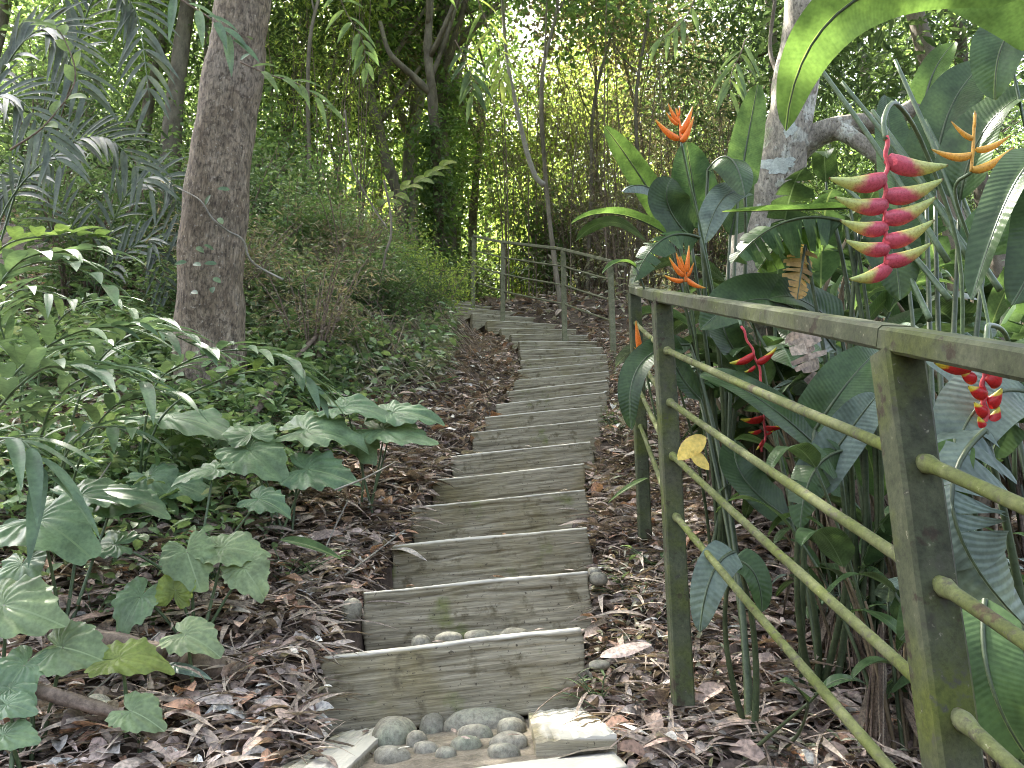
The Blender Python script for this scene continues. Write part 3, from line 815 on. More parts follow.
ground_cover('undergrowth', 'dense small-leaved green undergrowth on the bank left of the stair',
             [(8000, bank(5.6, 12.5, .25, 3.2, .9), .38, .05, .13, 0), (9000, bank(5.0, 12.5, .3, 3.4), .4, .045, .10, 1), (1800, bank(5.2, 12, .3, 2.6), .45, .1, .22, 2),
              (9000, bank(3.3, 6, .9, 4), .38, .04, .11, 1), (8000, bank(3.2, 6, .9, 4), .34, .05, .14, 0), (6000, bank(2.7, 5.2, .55, 2.6), .26, .03, .085, 1), (2500, bank(2.9, 5.2, .55, 2.6), .24, .04, .11, 0), (2600, bank(2.1, 3.5, 1.0, 3), .2, .03, .08, 1), (1500, bank(2.1, 3.5, 1.0, 3), .2, .04, .10, 0)], M['under'])
ground_cover('dry_undergrowth', 'greyish dry leafy tangle creeping over the left bank and beyond the railing',
             [(20000, bank(5.2, 12.5, .12, 3.0, 1.1), .26, .05, .12, 0), (6000, bank(5.0, 9, .1, 1.8), .2, .08, .2, 2), (9000, bank(5.0, 12, .1, 3), .3, .03, .07, 1), (1500, rbank(3.2, 8, .02, .5), .08, .03, .07, 0),
              (6000, rbank(7.5, 14, .8, 5), .8, .06, .14, 0), (1000, rbank(1.9, 3.4, .02, .9), .07, .03, .07, 0)], M['undgrey'])
# ------------------------------------------------------------------ trees
def crown_leaves(mb, centres, per, spread, size, tpl, flat=.6, droop=-.25):
    c = np.repeat(np.asarray(centres, float), per, 0)
    k = len(c)
    off = RNG.normal(0, 1, (k, 3)) * spread * np.array([1, 1, .6])
    off *= (RNG.random((k, 1)) * .6 + .55)
    d = unit(unit(off) * .5 + rand_dirs(k, droop, .3))
    scatter(mb, tpl, c + off, d, rand_norms(k, flat), RNG.uniform(size * .65, size * 1.25, k))

TL_small = leaf_template(2, 2, 'oval', .5, .25, .15)
TL_lance = leaf_template(3, 2, 'lance', .3, .25, .3)
TL_narrow = leaf_template(3, 2, 'lance', .17, .3, .3)

def make_tree(name, label, pts, r0, r1, limbs, clumps, per, spread, size, tpl, bark, leaf, group=None, crown_c=None, crown_r=(2, 2, 2), cat='tree', lump=.12, sides=14, twigs=True, seed=1, flat=.6, lf0=.55):
    pts = np.asarray(pts, float)
    root = empty(name, pts[0], label, cat, group)
    g = np.random.default_rng(seed)
    n = max(20, len(pts) * 12)
    sp = spline(pts, n)
    mb = MB()
    rad = np.linspace(0, 1, n); rad = r0 + (r1 - r0) * rad + r0 * .25 * np.exp(-rad * 25)
    tube(mb, sp, rad, sides, lump=lump, seed=seed)
    part(mb, 'trunk', bark, root)
    cc = np.asarray(crown_c if crown_c is not None else sp[-1], float)
    ends = []
    for k in range(limbs):
        s0 = sp[int(n * (lf0 + (.99 - lf0) * k / max(1, limbs)))]
        u = g.normal(size=3); u[2] = abs(u[2]) * .6; u = unit(u)
        e = cc + u * np.array(crown_r) * .75
        ends.append(e)
        mb = MB()
        mid = (s0 + e) / 2 + [0, 0, -.12 * np.linalg.norm(e - s0)] + g.normal(0, .12, 3)
        b = bez(s0, mid, e, 12)
        tube(mb, b, np.linspace(r1 * .75, r1 * .18, 12), 7, lump=.1, seed=seed + k)
        if twigs:
            for q in range(5):
                a = b[int(4 + q * 1.6)]
                t = a + g.normal(0, 1, 3) * np.array(crown_r) * .3
                tube(mb, bez(a, (a + t) / 2 + g.normal(0, .1, 3), t, 5), np.linspace(r1 * .25, r1 * .06, 5), 4, cap=False)
        part(mb, 'limb', bark, root)
    if clumps:
        u = g.normal(size=(clumps, 3)); u = unit(u) * (g.random((clumps, 1)) ** .45)
        cen = cc + u * np.array(crown_r)
        mb = MB(); crown_leaves(mb, cen, per, spread, size, tpl, flat)
        part(mb, 'crown', leaf, root)
    return root

# big smooth tree on the left bank
tree_pts = [P(211, 405, 5.0), P(210, 340, 5.0), P(212, 250, 5.03), P(222, 150, 5.12), P(236, 60, 5.22), P(243, 0, 5.3)]
tree_pts[0][2] = min(tree_pts[0][2], float(ground_z(tree_pts[0][0], tree_pts[0][1])) - .1)
d_ = tree_pts[-1] - tree_pts[-2]
tree_pts += [tree_pts[-1] + d_ * 2.2 + [0, 0, 1.0], tree_pts[-1] + d_ * 4 + [.2, -.2, 3.2]]
bt = make_tree('bark_tree', 'large smooth grey-brown trunk standing on the left bank, thin vine crossing it', tree_pts, .225, .158, 7, 110, 150, .62, .20, TL_lance,
               M['bark'], M['cr_green'], crown_c=np.array([-1.6, 3.4, 8.6]), crown_r=(5.6, 5.2, 1.7), lump=.055, sides=28, seed=4, lf0=.86)  # crown is out of view overhead, placed and spread to shade the stair
# leaning tree on the right
rp = [P(742, 430, 5.2), P(752, 270, 5.1), P(768, 205, 5.05), P(784, 150, 5.0), P(796, 80, 5.0), P(806, 0, 5.05)]
d_ = rp[-1] - rp[-2]
rp += [rp[-1] + d_ * 2.5 + [0, 0, .6], rp[-1] + d_ * 4.5 + [-.5, -.5, 2.0]]
rt = make_tree('leaning_tree', 'pale lichen-spotted trunk leaning up behind the heliconias, thick side branch at mid height', rp, .17, .12, 6, 70, 170, .6, .19, TL_lance,
               M['bark_lichen'], M['cr_green'], crown_c=np.array([2.2, 4.6, 8.2]), crown_r=(3.2, 3.2, 1.6), lump=.06, sides=26, seed=9, lf0=.86)  # unseen crown overhead, put there to keep sun off the ground below
mb = MB()
tube(mb, spline([P(792, 155, 5.0), P(822, 133, 4.95), P(858, 125, 4.9), P(893, 118, 4.85), P(935, 95, 4.8)], 22), np.linspace(.085, .05, 22), 12, lump=.12, seed=3)
tube(mb, spline([P(840, 130, 4.9), P(868, 148, 4.8), P(900, 175, 4.7), P(925, 215, 4.6)], 16), np.linspace(.055, .04, 16), 10, lump=.12, seed=5)
part(mb, 'branch', M['bark_lichen'], rt)
mb = MB(); tube(mb, spline([P(775, 0, 5.6), P(770, 50, 5.5), P(781, 78, 5.2), P(795, 100, 5.02)], 18), np.linspace(.012, .02, 18), 6, lump=.1)
part(mb, 'branch', M['bark_dark'], rt)

# background trees that can be told apart
def gp(px, depth, lift=0.0):
    """ground point in that direction (azimuth of pixel column) at roughly that depth"""
    u = (px - 512) / FPX
    y = depth
    x = u * depth * 1.02
    return np.array([x, y, float(ground_z(x, y)) - .15 + lift])
def column(px0, py_top_px, depth, h, lean=(0, 0), wig=.15, seed=0, n=5):
    g = np.random.default_rng(seed)
    b = gp(px0, depth)
    out = []
    for k in range(n):
        t = k / (n - 1)
        out.append(b + np.array([lean[0] * t, lean[1] * t, h * t]) + (g.normal(0, wig, 3) * [1, 1, 0] if k else 0))
    return out
far_trees = 'trees standing in the forest behind the stair'
make_tree('forest_tree', 'vine-wrapped dark trunk right above the bend of the stair', column(443, 0, 13.5, 8, (-.2, 0), .08, 1), .21, .13, 5, 46, 110, .55, .17, TL_small, M['bark_dark'], M['cr_green'], far_trees, crown_c=gp(445, 13.5, 8.0), crown_r=(2.4, 2.4, 1.7), seed=21)
make_tree('forest_tree', 'brown straight trunk lit pale, left of the vine-wrapped trunk', column(403, 0, 15, 8, (.1, 0), .05, 2), .19, .14, 4, 40, 100, .6, .18, TL_small, M['bark_pale'], M['cr_yellow'], far_trees, crown_c=gp(398, 15, 8.6), crown_r=(2.2, 2.2, 1.6), seed=22)
make_tree('forest_tree', 'crooked blackish trunk just left of the pale brown trunk', column(383, 0, 12.5, 7, (-.3, 0), .16, 3), .12, .08, 4, 36, 100, .5, .16, TL_small, M['bark_dark'], M['cr_dark'], far_trees, crown_c=gp(370, 12.5, 7.2), crown_r=(2, 2, 1.4), seed=23)
yf = P(432, 95, 12.8)
y_b = gp(432, 12.6)
make_tree('forked_tree', 'pale forked trunk rising in a Y among the green crowns', [y_b, (y_b + yf) / 2 + [.08, 0, 0], yf, P(428, 50, 12.8), P(431, -10, 12.9)], .10, .06, 3, 20, 90, .5, .16, TL_small, M['bark_dark'], M['cr_green'], far_trees, crown_c=P(425, -90, 13), crown_r=(1.6, 1.6, 1.2), seed=24)
fk = bpy.data.objects['forked_tree']
mb = MB(); cen = [y_b + (yf - y_b) * RNG.uniform(.03, .88) + RNG.normal(0, .1, 3) for q in range(150)]
crown_leaves(mb, cen, 14, .17, .13, TL_small, .9, -.5)
part(mb, 'ivy', M['cr_green'], fk)
mb = MB(); tube(mb, spline([yf, P(413, 76, 12.7), P(399, 64, 12.6), P(388, 50, 12.6), P(380, 22, 12.7)], 16), np.linspace(.065, .035, 16), 8, lump=.1)
part(mb, 'branch', M['bark_dark'], fk)
iv = bpy.data.objects['forest_tree']
mb = MB(); cen = []
b0 = gp(443, 13.5)
for q in range(150):
    h_ = RNG.uniform(.3, 7.5); a_ = RNG.uniform(0, 6.28)
    cen.append(b0 + np.array([-.2 * h_ / 8 + .24 * math.cos(a_), .24 * math.sin(a_), h_]))
crown_leaves(mb, cen, 16, .14, .13, TL_small, .9, -.5)
part(mb, 'ivy', M['cr_green'], iv)
# bare pale stem that hangs and bends
mb = MB(); tube(mb, spline([P(500, -40, 9.5), P(506, 50, 9.4), P(514, 95, 9.3), P(525, 145, 9.2), P(535, 175, 9.15), P(544, 185, 9.1)], 30), np.linspace(.018, .034, 30), 8, lump=.1)
o = mb.build('bare_stem', M['bark_pale'], origin=P(544, 185, 9.1)); tag(o, 'bare whitish bent stem hanging among bright leaves in the middle of the forest', 'stem')

thin = 'thin dark trunks in the forest'
labs = {565: 'thin dark trunk directly above the post in the middle of the far railing', 590: 'thin dark sapling trunk right of the whitish bent stem', 612: 'slim trunk above the last post of the far railing', 640: 'slim dark trunk directly left of the heliconia leaf tips',
        664: 'slim dark trunk above the orange flower on the tall stalk', 300: 'thin trunk seen just right of the large smooth trunk', 335: 'thin grey trunk midway between the large trunk and the blackish one', 355: 'thin dark trunk near the hanging vine',
        150: 'thin dark trunk seen just left of the large smooth trunk', 60: 'thin trunk behind the grey palm fronds'}
for k, (px, lab) in enumerate(labs.items()):
    make_tree('slim_tree', lab, column(px, 0, 10 + (k * 37 % 5), 7.5, (RNG.normal(0, .5), 0), .14, 60 + k), .035, .022, 3, 20, 120, .5, .14, TL_small, M['bark_dark'], M[['cr_green', 'cr_brown', 'cr_yellow'][k % 3]], thin, crown_c=gp(px, 10 + (k * 37 % 5), 6.5), crown_r=(1.2, 1.2, 1.5), seed=70 + k, sides=8)

# crowns farther off, told apart by nothing
kinds = []
for k, (lf, tp, size, sp_) in enumerate([('cr_green', TL_small, .15, .42), ('cr_yellow', TL_small, .15, .45), ('cr_dark', TL_lance, .18, .42), ('cr_green', TL_lance, .2, .45)]):
    h = 8.5
    t = make_tree('background_tree', 'leafy tree far back among the forest crowns', [(0, 0, -.3), (.1, 0, 3), (-.1, .1, 6), (0, 0, h - 1)], .14, .07, 6, 68, 90, sp_, size, tp, M['bark_dark'], M[lf],
                  'leafy trees far back in the forest', crown_c=np.array([0, 0, h * .68]), crown_r=(2.5, 2.5, 3.2), seed=30 + k, sides=8)
    kinds.append(t)
used = set()
spots = []
g = np.random.default_rng(77)
for (y0, y1, n_) in ((14, 17, 8), (17.5, 22, 12), (23, 32, 20), (34, 46, 24)):
    for k in range(n_):
        f = (k + .5) / n_ * 2 - 1
        y = g.uniform(y0, y1); x = f * y * .78 + g.normal(0, .7)
        spots.append((x, y))
spots += [(-7.4, 9.5), (-5.2, 10.5), (-8.6, 13), (-4.3, 13.2), (-6.4, 12), (5.2, 8.4), (7.0, 10.2), (4.6, 11.5)]
TREE_ITEMS = []
for k, (x, y) in enumerate(spots):
    px = 512 + x / y * FPX
    kind = 1 if 430 < px < 620 and g.random() < .7 else int(g.choice([0, 0, 1, 2, 3]))
    if y < 13.5 and abs(x) > 4: kind = 2 if k % 2 else 0
    if kind not in used: o = kinds[kind]; used.add(kind)
    else: o = copy_tree(kinds[kind])
    s = g.uniform(.8, 1.15) * (1 + max(0, y - 20) * .022)
    if 470 < px < 600 and y < 24: s *= .82
    o.location = (x, y, float(ground_z(x, y)) - .1); o.scale = (s, s, s); o.rotation_euler = (0, 0, g.uniform(0, 6.28))
    TREE_ITEMS.append((o, ['small-leaved green', 'yellow-green', 'dark-leaved', 'long-leaved green'][kind]))
for q, o in enumerate(kinds):
    if q not in used: o.location = (-6 + q, 20, float(ground_z(-6 + q, 20)))

ZONES = [(60, 'at the far left edge'), (130, 'behind the palm fronds'), (180, 'just left of the big trunk'), (250, 'directly behind the big trunk'), (310, 'just right of the big trunk'),
         (370, 'left of the blackish trunk'), (430, 'around the pale straight trunk'), (470, 'around the vine-wrapped trunk'), (510, 'above the top of the stair'), (545, 'behind the whitish bent stem'),
         (600, 'above the far railing'), (650, 'behind the tall orange flower'), (710, 'behind the upright heliconia leaves'), (760, 'left of the leaning trunk'), (810, 'behind the leaning trunk'),
         (880, 'right of the leaning trunk'), (960, 'behind the hanging red flower'), (9999, 'at the far right edge')]
NTH = ['nearest one', 'second one back', 'third one back', 'fourth one back', 'fifth one back', 'sixth one back', 'seventh one back', 'eighth one back', 'ninth one back', 'tenth one back']
def label_by_place(items, noun):
    # items: (object, adjective); the label says its look, its landmark and how far back it stands
    by = {}
    for o, adj in items:
        px = 512 + o.location.x / max(.1, o.location.y) * FPX
        z = next(n for m_, n in ZONES if px < m_)
        by.setdefault((adj, z), []).append(o)
    for (adj, z), lst in by.items():
        lst.sort(key=lambda o: o.location.y)
        for k, o in enumerate(lst):
            o['label'] = '%s %s %s, %s' % (adj, noun, z, NTH[min(k, 9)]) if len(lst) > 1 else '%s %s %s' % (adj, noun, z)
label_by_place(TREE_ITEMS, 'forest tree')

# ------------------------------------------------------------------ shrubs
def make_shrub(name, label, h, r, n, size, tpl, leaf, stems, group, seed, cat='shrub', low=.15):
    g = np.random.default_rng(seed)
    root = empty(name, (0, 0, 0), label, cat, group)
    mb = MB(); cen = []
    for k in range(stems):
        a = g.random() * 6.28; e = np.array([math.cos(a) * r * g.random(), math.sin(a) * r * g.random(), h * g.uniform(.55, 1)])
        b = bez(np.array([e[0] * .15, e[1] * .15, -.15]), np.array([e[0] * .3, e[1] * .3, e[2] * .6]), e, 8)
        tube(mb, b, np.linspace(.014, .004, 8) * (h / 1.6), 5, cap=False)
        for q in range(3, 8): cen.append(b[q] + g.normal(0, .12 * r, 3))
        for q in (3, 5, 6):
            t = b[q] + g.normal(0, .3 * r, 3); tube(mb, bez(b[q], (b[q] + t) / 2 + [0, 0, .05], t, 4), np.linspace(.005, .002, 4), 4, cap=False); cen.append(t)
    part(mb, 'stems', M['twig'], root)
    mb = MB(); crown_leaves(mb, cen, max(3, n // len(cen)), .16 * r + .05, size, tpl, .7)
    part(mb, 'foliage', leaf, root)
    return root
sg = 'leafy shrubs filling the forest floor'
shr = [make_shrub('forest_shrub', 'loose leafy shrub in the forest undergrowth', 1.9, 1.0, 2600, .095, TL_small, M['cr_green'], 16, sg, 1),
       make_shrub('forest_shrub', 'loose leafy shrub in the forest undergrowth', 2.2, 1.1, 2400, .10, TL_lance, M['cr_yellow'], 16, sg, 2),
       make_shrub('forest_shrub', 'loose leafy shrub in the forest undergrowth', 1.6, 1.0, 2800, .085, TL_small, M['under'], 18, sg, 3),
       make_shrub('forest_shrub', 'loose leafy shrub in the forest undergrowth', 2.4, 1.1, 2000, .12, TL_narrow, M['cr_brown'], 20, sg, 4),
       make_shrub('forest_shrub', 'loose leafy shrub in the forest undergrowth', 1.8, 1.1, 2200, .12, TL_lance, M['cr_dark'], 16, sg, 5)]
sp = []
g = np.random.default_rng(5)
for (y0, y1, n_) in ((8.2, 9.5, 6), (10, 11.5, 9), (12, 14, 14), (14.5, 17, 18), (17.5, 21, 22), (22, 27, 22), (28, 36, 22)):
    for k in range(n_):
        f = (k + .5) / n_ * 2 - 1
        y = g.uniform(y0, y1); x = f * y * .76 + g.normal(0, .35)
        l = np.interp(y, sy, cx_l); r_ = np.interp(y, sy, cx_r)
        if l - 1.7 < x < r_ + 1.7 and y < 13.2: continue
        if y > 12.5 and -4.2 < x < -.6 and y < 15: continue
        sp.append((x, y))
used = set()
SHRUB_ITEMS = []
for k, (x, y) in enumerate(sp):
    px = 512 + x / y * FPX
    if px > 560 and px < 760: q = int(g.choice([3, 3, 2, 4]))
    elif 430 < px <= 560: q = int(g.choice([1, 1, 0, 2]))
    elif px < 200: q = int(g.choice([4, 4, 2, 0, 3]))
    else: q = int(g.choice([0, 2, 1, 4, 0]))
    o = shr[q] if q not in used else copy_tree(shr[q]); used.add(q)
    s = g.uniform(.75, 1.25) * (1 + max(0, y - 13) * .045)
    o.location = (x, y, float(ground_z(x, y))); o.scale = (s, s, s * g.uniform(.9, 1.25)); o.rotation_euler = (0, 0, g.uniform(0, 6.28))
    SHRUB_ITEMS.append((o, ['small-leaved green', 'yellow-green', 'fine pale-green', 'brownish narrow-leaved', 'dark-leaved'][q]))
label_by_place(SHRUB_ITEMS, 'forest shrub')

# shrubs on the bank crest, each named by its place
def place_shrub(src, loc, s, label, name='bank_shrub'):
    o = copy_tree(shr[src]); o.name = name
    o.location = loc; o.scale = (s, s, s); o.rotation_euler = (0, 0, random.uniform(0, 6)); o['label'] = label; o['group'] = 'shrubs on the bank left of the stair'
for (px, d, q, s, lab) in [(275, 7.2, 2, .62, 'leafy shrub on the bank just right of the large smooth trunk'), (330, 7.8, 2, .62, 'leafy shrub on the bank midway between the large trunk and the stair'),
                           (385, 8.8, 0, .6, 'bushy shrub at the bank crest beneath the hanging vine'), (410, 10.6, 1, .6, 'yellow-green shrub beside the top of the stair'),
                           (140, 6.8, 4, .7, 'dark shrub in shade left of the large smooth trunk'), (60, 6.0, 4, .75, 'dark shrub at the left edge behind the ginger blades'), (300, 9.5, 0, .85, 'tall shrub behind the bank, right of the large trunk'),
                           (215, 7.6, 4, .8, 'dark shrub directly behind the large smooth trunk'), (20, 7.5, 2, .95, 'tall loose shrub behind the palm fronds')]:
    p = gp(px, d); place_shrub(q, p, s, lab)

BANK = []
ZONES = [(285, 'on the bank beside the big trunk'), (325, 'on the bank near the fallen bare branch'), (365, 'halfway along the bank'), (405, 'on the bank under the hanging vine'), (9999, 'on the bank at the stair bend')]
g = np.random.default_rng(91)
for k in range(34):
    y = 5.3 + 6.2 * (k + .5) / 34; x = np.interp(y, sy, cx_l) - g.uniform(.75, 2.5)
    q = int(g.choice([0, 2, 3, 4, 1, 2]))
    o = copy_tree(shr[q]); o.name = 'bank_shrub'; s = g.uniform(.24, .46)
    o.location = (x, y, float(ground_z(x, y))); o.scale = (s * 1.3, s * 1.3, s); o.rotation_euler = (0, 0, g.uniform(0, 6.28)); o['group'] = 'shrubs on the bank left of the stair'
    BANK.append((o, 'low ' + ['small-leaved green', 'yellow-green', 'fine pale-green', 'brownish narrow-leaved', 'dark-leaved'][q]))
label_by_place(BANK, 'shrub')

# ------------------------------------------------------------------ thicket of bamboo-like stems right of the far railing
for k, (px, d, lab) in enumerate([(585, 13.5, 'dense brownish thicket of thin stems above the middle of the far railing'), (640, 12, 'dense brownish thicket of stems behind the tall orange flower'),
                                  (690, 13.5, 'dense thicket of stems behind the upright heliconia leaves'), (545, 16, 'loose thicket of thin stems right behind the whitish bent stem'), (300, 11.5, 'thicket of straight thin stems right of the large smooth trunk')]):
    b = gp(px, d); g = np.random.default_rng(200 + k)
    root = empty('stem_thicket', b, lab, 'bamboo', 'thickets of thin stems')
    mb = MB(); cen = []
    for q in range(24):
        o_ = g.normal(0, .75, 3) * [1, .8, 0]; h = g.uniform(3.2, 6.2) * (1.15 if k != 3 else .8)
        e = b + o_ + np.array([g.normal(0, .55), g.normal(0, .5), h])
        c = bez(b + o_, b + o_ + [0, 0, h * .6], e, 9)
        tube(mb, c, np.linspace(.014, .005, 9), 5, cap=False)
        cen += [c[i_] + g.normal(0, .15, 3) for i_ in range(3, 9)]
        if q % 2 == 0:
            a = c[int(g.integers(4, 9))]; t = a + [g.normal(0, .8), g.normal(0, .3), -g.uniform(.5, 1.6)]
            tube(mb, bez(a, (a + t) / 2 - [0, 0, .5], t, 7), .006, 4, cap=False)
    part(mb, 'stems', M['twig'], root)
    mb = MB(); crown_leaves(mb, cen, 46, .34, .11, TL_narrow, .7, -.5)
    part(mb, 'foliage', M['cr_brown'] if k < 3 else M['cr_yellow'], root)

# ------------------------------------------------------------------ vines, twigs
def cord(name, pts, r, mat, label, cat, n=30, lump=.15, sides=7):
    mb = MB(); tube(mb, spline(pts, n), r, sides, lump=lump, seed=len(label))
    o = mb.build(name, mat, origin=np.asarray(pts[0], float)); return tag(o, label, cat)
vr = cord('climbing_vine', [P(178, 188, 4.95), P(200, 200, 4.76), P(212, 218, 4.75), P(228, 231, 4.77), P(243, 240, 4.8), P(252, 262, 4.85), P(283, 280, 4.9)], np.linspace(.004, .008, 30), M['bark_pale'], 'thin pale vine stem crossing the large smooth trunk', 'vine')
mb = MB()
lp = [(218, 218), (196, 247), (214, 250), (187, 262), (217, 264), (193, 264), (213, 278), (191, 292), (212, 287), (240, 60), (252, 40), (230, 190), (205, 205)]
for (px, py) in lp:
    b = P(px, py, 4.74); t = b + unit(np.array([random.uniform(-1, 1), -.25, random.uniform(-.9, .3)])) * .075
    blade(mb, b, t, .035, up=(0, -1, .3), arch=.05, nu=5, nv=2, prof='oval')
mb.build('foliage', M['ginger'], vr, origin=world_origin(vr))
cord('hanging_vine', [P(384, 180, 6.5), P(390, 210, 6.5), P(391, 235, 6.45), P(386, 252, 6.4), P(383, 270, 6.4)], .010, M['bark_dark'], 'curved brown vine hanging over the bank in the middle of the photo', 'vine')
cord('hanging_vine', [P(345, 110, 7), P(352, 165, 6.9), P(372, 205, 6.8), P(387, 228, 6.7)], .008, M['bark_dark'], 'thin dark vine slanting down to the curved brown one', 'vine')
cord('fallen_branch', [P(340, 318, 6.0), P(318, 335, 5.6), P(290, 365, 5.1), P(268, 395, 4.6), P(245, 425, 4.3)], np.linspace(.012, .024, 30), M['twig'], 'thick bare branch lying down the slope right of the large trunk', 'branch')
cord('fallen_branch', [P(25, 600, 2.5), P(50, 625, 2.4), P(85, 635, 2.35), P(120, 643, 2.3), P(165, 655, 2.3)], np.linspace(.018, .03, 30), M['twig'], 'crooked brown branch on the litter among taro leaves', 'branch')
cord('fallen_branch', [P(35, 690, 2.0), P(80, 703, 2.0), P(120, 715, 2.0), P(165, 738, 1.95)], np.linspace(.02, .014, 30), M['twig'], 'brown branch on the ground at the lower left, below the taro leaves', 'branch')
cord('fallen_branch', [P(185, 655, 2.3), P(215, 668, 2.35), P(245, 680, 2.4), P(275, 690, 2.45)], np.linspace(.045, .05, 30), M['twig'], 'thick short log half buried left of the lowest riser', 'branch')
for (a, b, c, lab) in [((40, 730), (95, 690), (160, 632), 'long thin pale twig rising from the lower left corner'), ((330, 600), (322, 560), (348, 500), 'thin pale twig leaning on litter beside the fourth riser'),
                       ((75, 505), (95, 485), (118, 452), 'short pale twig under the ginger blades at the left'), ((150, 715), (200, 700), (235, 692), 'thin twig lying across the litter left of the landing'),
                       ((335, 490), (365, 478), (395, 462), 'dead stalk lying under the rightmost taro leaves'), ((345, 575), (372, 555), (405, 530), 'grey stick leaning against the fourth riser')]:
    dd = 2.2 if a[1] > 640 else 3.2
    cord('dead_twig', [P(*a, dd * .93), P(*b, dd), P(*c, dd * 1.08)], np.linspace(.005, .003, 20), M['bark_pale'], lab, 'twig', n=20, sides=5)

# ------------------------------------------------------------------ taro (elephant ear) on the left
def taro_blade(mb, c, tipdir, nrm, L, seed):
    g = np.random.default_rng(seed); ph = g.random(6) * 6.28
    t = unit(tipdir); s = unit(np.cross(nrm, t)); n = np.cross(t, s)
    NA, NR = 110, 15
    th = np.linspace(-math.pi, math.pi, NA + 1)
    r = .42 * (1 + .16 * np.cos(th)) * L
    r *= 1 + .42 * np.exp(-(th / .33) ** 2)
    r *= 1 - .80 * np.exp(-((np.abs(th) - math.pi) / .26) ** 2)
    r *= 1 + .22 * np.exp(-((np.abs(th) - 2.45) / .38) ** 2)
    veins = 15
    r *= 1 + .045 * np.cos(th * veins + ph[0]) + .012 * np.sin(th * 31 + ph[1])
    q = np.linspace(.02, 1, NR)[:, None]
    x = q * r * np.cos(th); y = q * r * np.sin(th)
    rho = q * r / (.5 * L)
    phv = np.arctan2(np.abs(y), x + .22 * L * (1 - np.exp(-np.abs(y) / (.2 * L)))) + .35 * q
    z = -.075 * L * rho ** 2 * (1 + .4 * np.sin(th * 2 + ph[2])) + .16 * np.abs(y) + .0075 * L * np.sin(phv * 17 + .8 * np.sin(phv * 3 + ph[5])) * (1 - np.exp(-np.abs(y) / L * 14)) \
        + .026 * L * q ** 2 * np.sin(th * 5 + ph[3]) + .020 * L * q ** 3 * np.sin(th * 13 + ph[4]) - .09 * L * np.clip(x / L, 0, 1) ** 2 * 2
    V = c + x[..., None] * t + y[..., None] * s + z[..., None] * n
    U = np.stack([phv + .45 * np.abs(y) / L, y / L], -1)
    ii, jj = np.meshgrid(np.arange(NR - 1), np.arange(NA), indexing='ij'); w_ = NA + 1
    mb.add(V, np.stack([ii * w_ + jj, (ii + 1) * w_ + jj, (ii + 1) * w_ + jj + 1, ii * w_ + jj + 1], -1), U)

M['taro'] = G('taro_veined', [(0.131, 0.227, 0.103), (0.103, 0.193, 0.089), (0.165, 0.261, 0.117), (0.123, 0.213, 0.117)], .28, .40, vein=((.18, .26, .13), .5, .010), veinf=17, bump=.12)
M['taro_pale'] = G('taro_pale_veined', [(0.184, 0.270, 0.115), (0.230, 0.310, 0.138)], .34, .42, vein=((.28, .36, .2), .5, .010), veinf=17, bump=.12)
# plants: label, [(px, py, depth, length px, tip angle deg in the image (0 right, 90 up), tilt of the leaf plane, material)]
TARO = [
 ('large glossy taro with broad leaf spread at the left edge, above a small bright one', [(42, 522, 2.45, 104, -25, 38, 'taro'), (88, 494, 2.7, 96, 15, 30, 'taro'), (118, 500, 2.8, 84, -10, 28, 'taro'), (20, 568, 2.5, 60, -80, 50, 'taro')]),
 ('wide pleated taro at the far left bank, leaf seen nearly edge-on below the trunk', [(176, 418, 3.6, 104, -12, 24, 'taro'), (152, 478, 3.3, 56, -40, 45, 'taro'), (180, 485, 3.3, 52, -20, 45, 'taro')]),
 ('corrugated taro with fan-like ribbed leaf in the centre of the left bank', [(312, 430, 3.6, 86, 5, 40, 'taro'), (252, 452, 3.4, 74, -35, 50, 'taro'), (312, 470, 3.4, 74, -12, 42, 'taro'), (250, 432, 3.5, 60, 120, 40, 'taro')]),
 ('pale taro leaves reaching closest to the stair from the left bank', [(350, 407, 3.8, 76, 0, 26, 'taro'), (388, 430, 3.8, 78, -14, 32, 'taro'), (398, 412, 3.9, 70, 0, 26, 'taro'), (360, 440, 3.8, 50, -60, 40, 'taro')]),
 ('upright young taro with pale leaves held over the litter', [(188, 555, 2.55, 62, -60, 60, 'taro_pale'), (228, 548, 2.6, 62, 0, 40, 'taro_pale'), (246, 570, 2.55, 54, -50, 52, 'taro_pale'), (138, 600, 2.5, 58, -110, 60, 'taro'), (176, 588, 2.5, 46, 85, 84, 'alo_lime')]),
 ('bright taro leaf at the left edge, lit pale green', [(8, 606, 2.05, 92, -12, 52, 'taro_pale')]),
 ('small taro pair low at the left edge, heart leaf facing the path', [(66, 648, 2.05, 72, -10, 52, 'taro_pale'), (22, 668, 2.0, 62, -100, 48, 'taro'), (12, 690, 1.95, 50, -30, 45, 'taro')]),
 ('lime green taro leaf lying low over a fallen branch', [(124, 658, 2.05, 72, 5, 26, 'alo_lime')]),
 ('small taro leaf alone on litter between two bigger plants', [(188, 636, 2.25, 60, -20, 38, 'taro_pale')]),
 ('lowest small taro leaf, pale and angular, near the bottom left', [(134, 712, 1.95, 54, -20, 46, 'taro_pale')]),
 ('tiny taro leaves at the bottom left corner', [(10, 705, 1.9, 44, -10, 40, 'taro'), (8, 735, 1.85, 48, 0, 30, 'taro')]),
 ('dull green taro half hidden in undergrowth below the ribbed one', [(262, 500, 3.0, 50, -20, 40, 'taro'), (210, 470, 3.1, 56, 200, 34, 'taro'), (110, 545, 2.75, 60, 190, 34, 'taro')]),
]
gi = 0
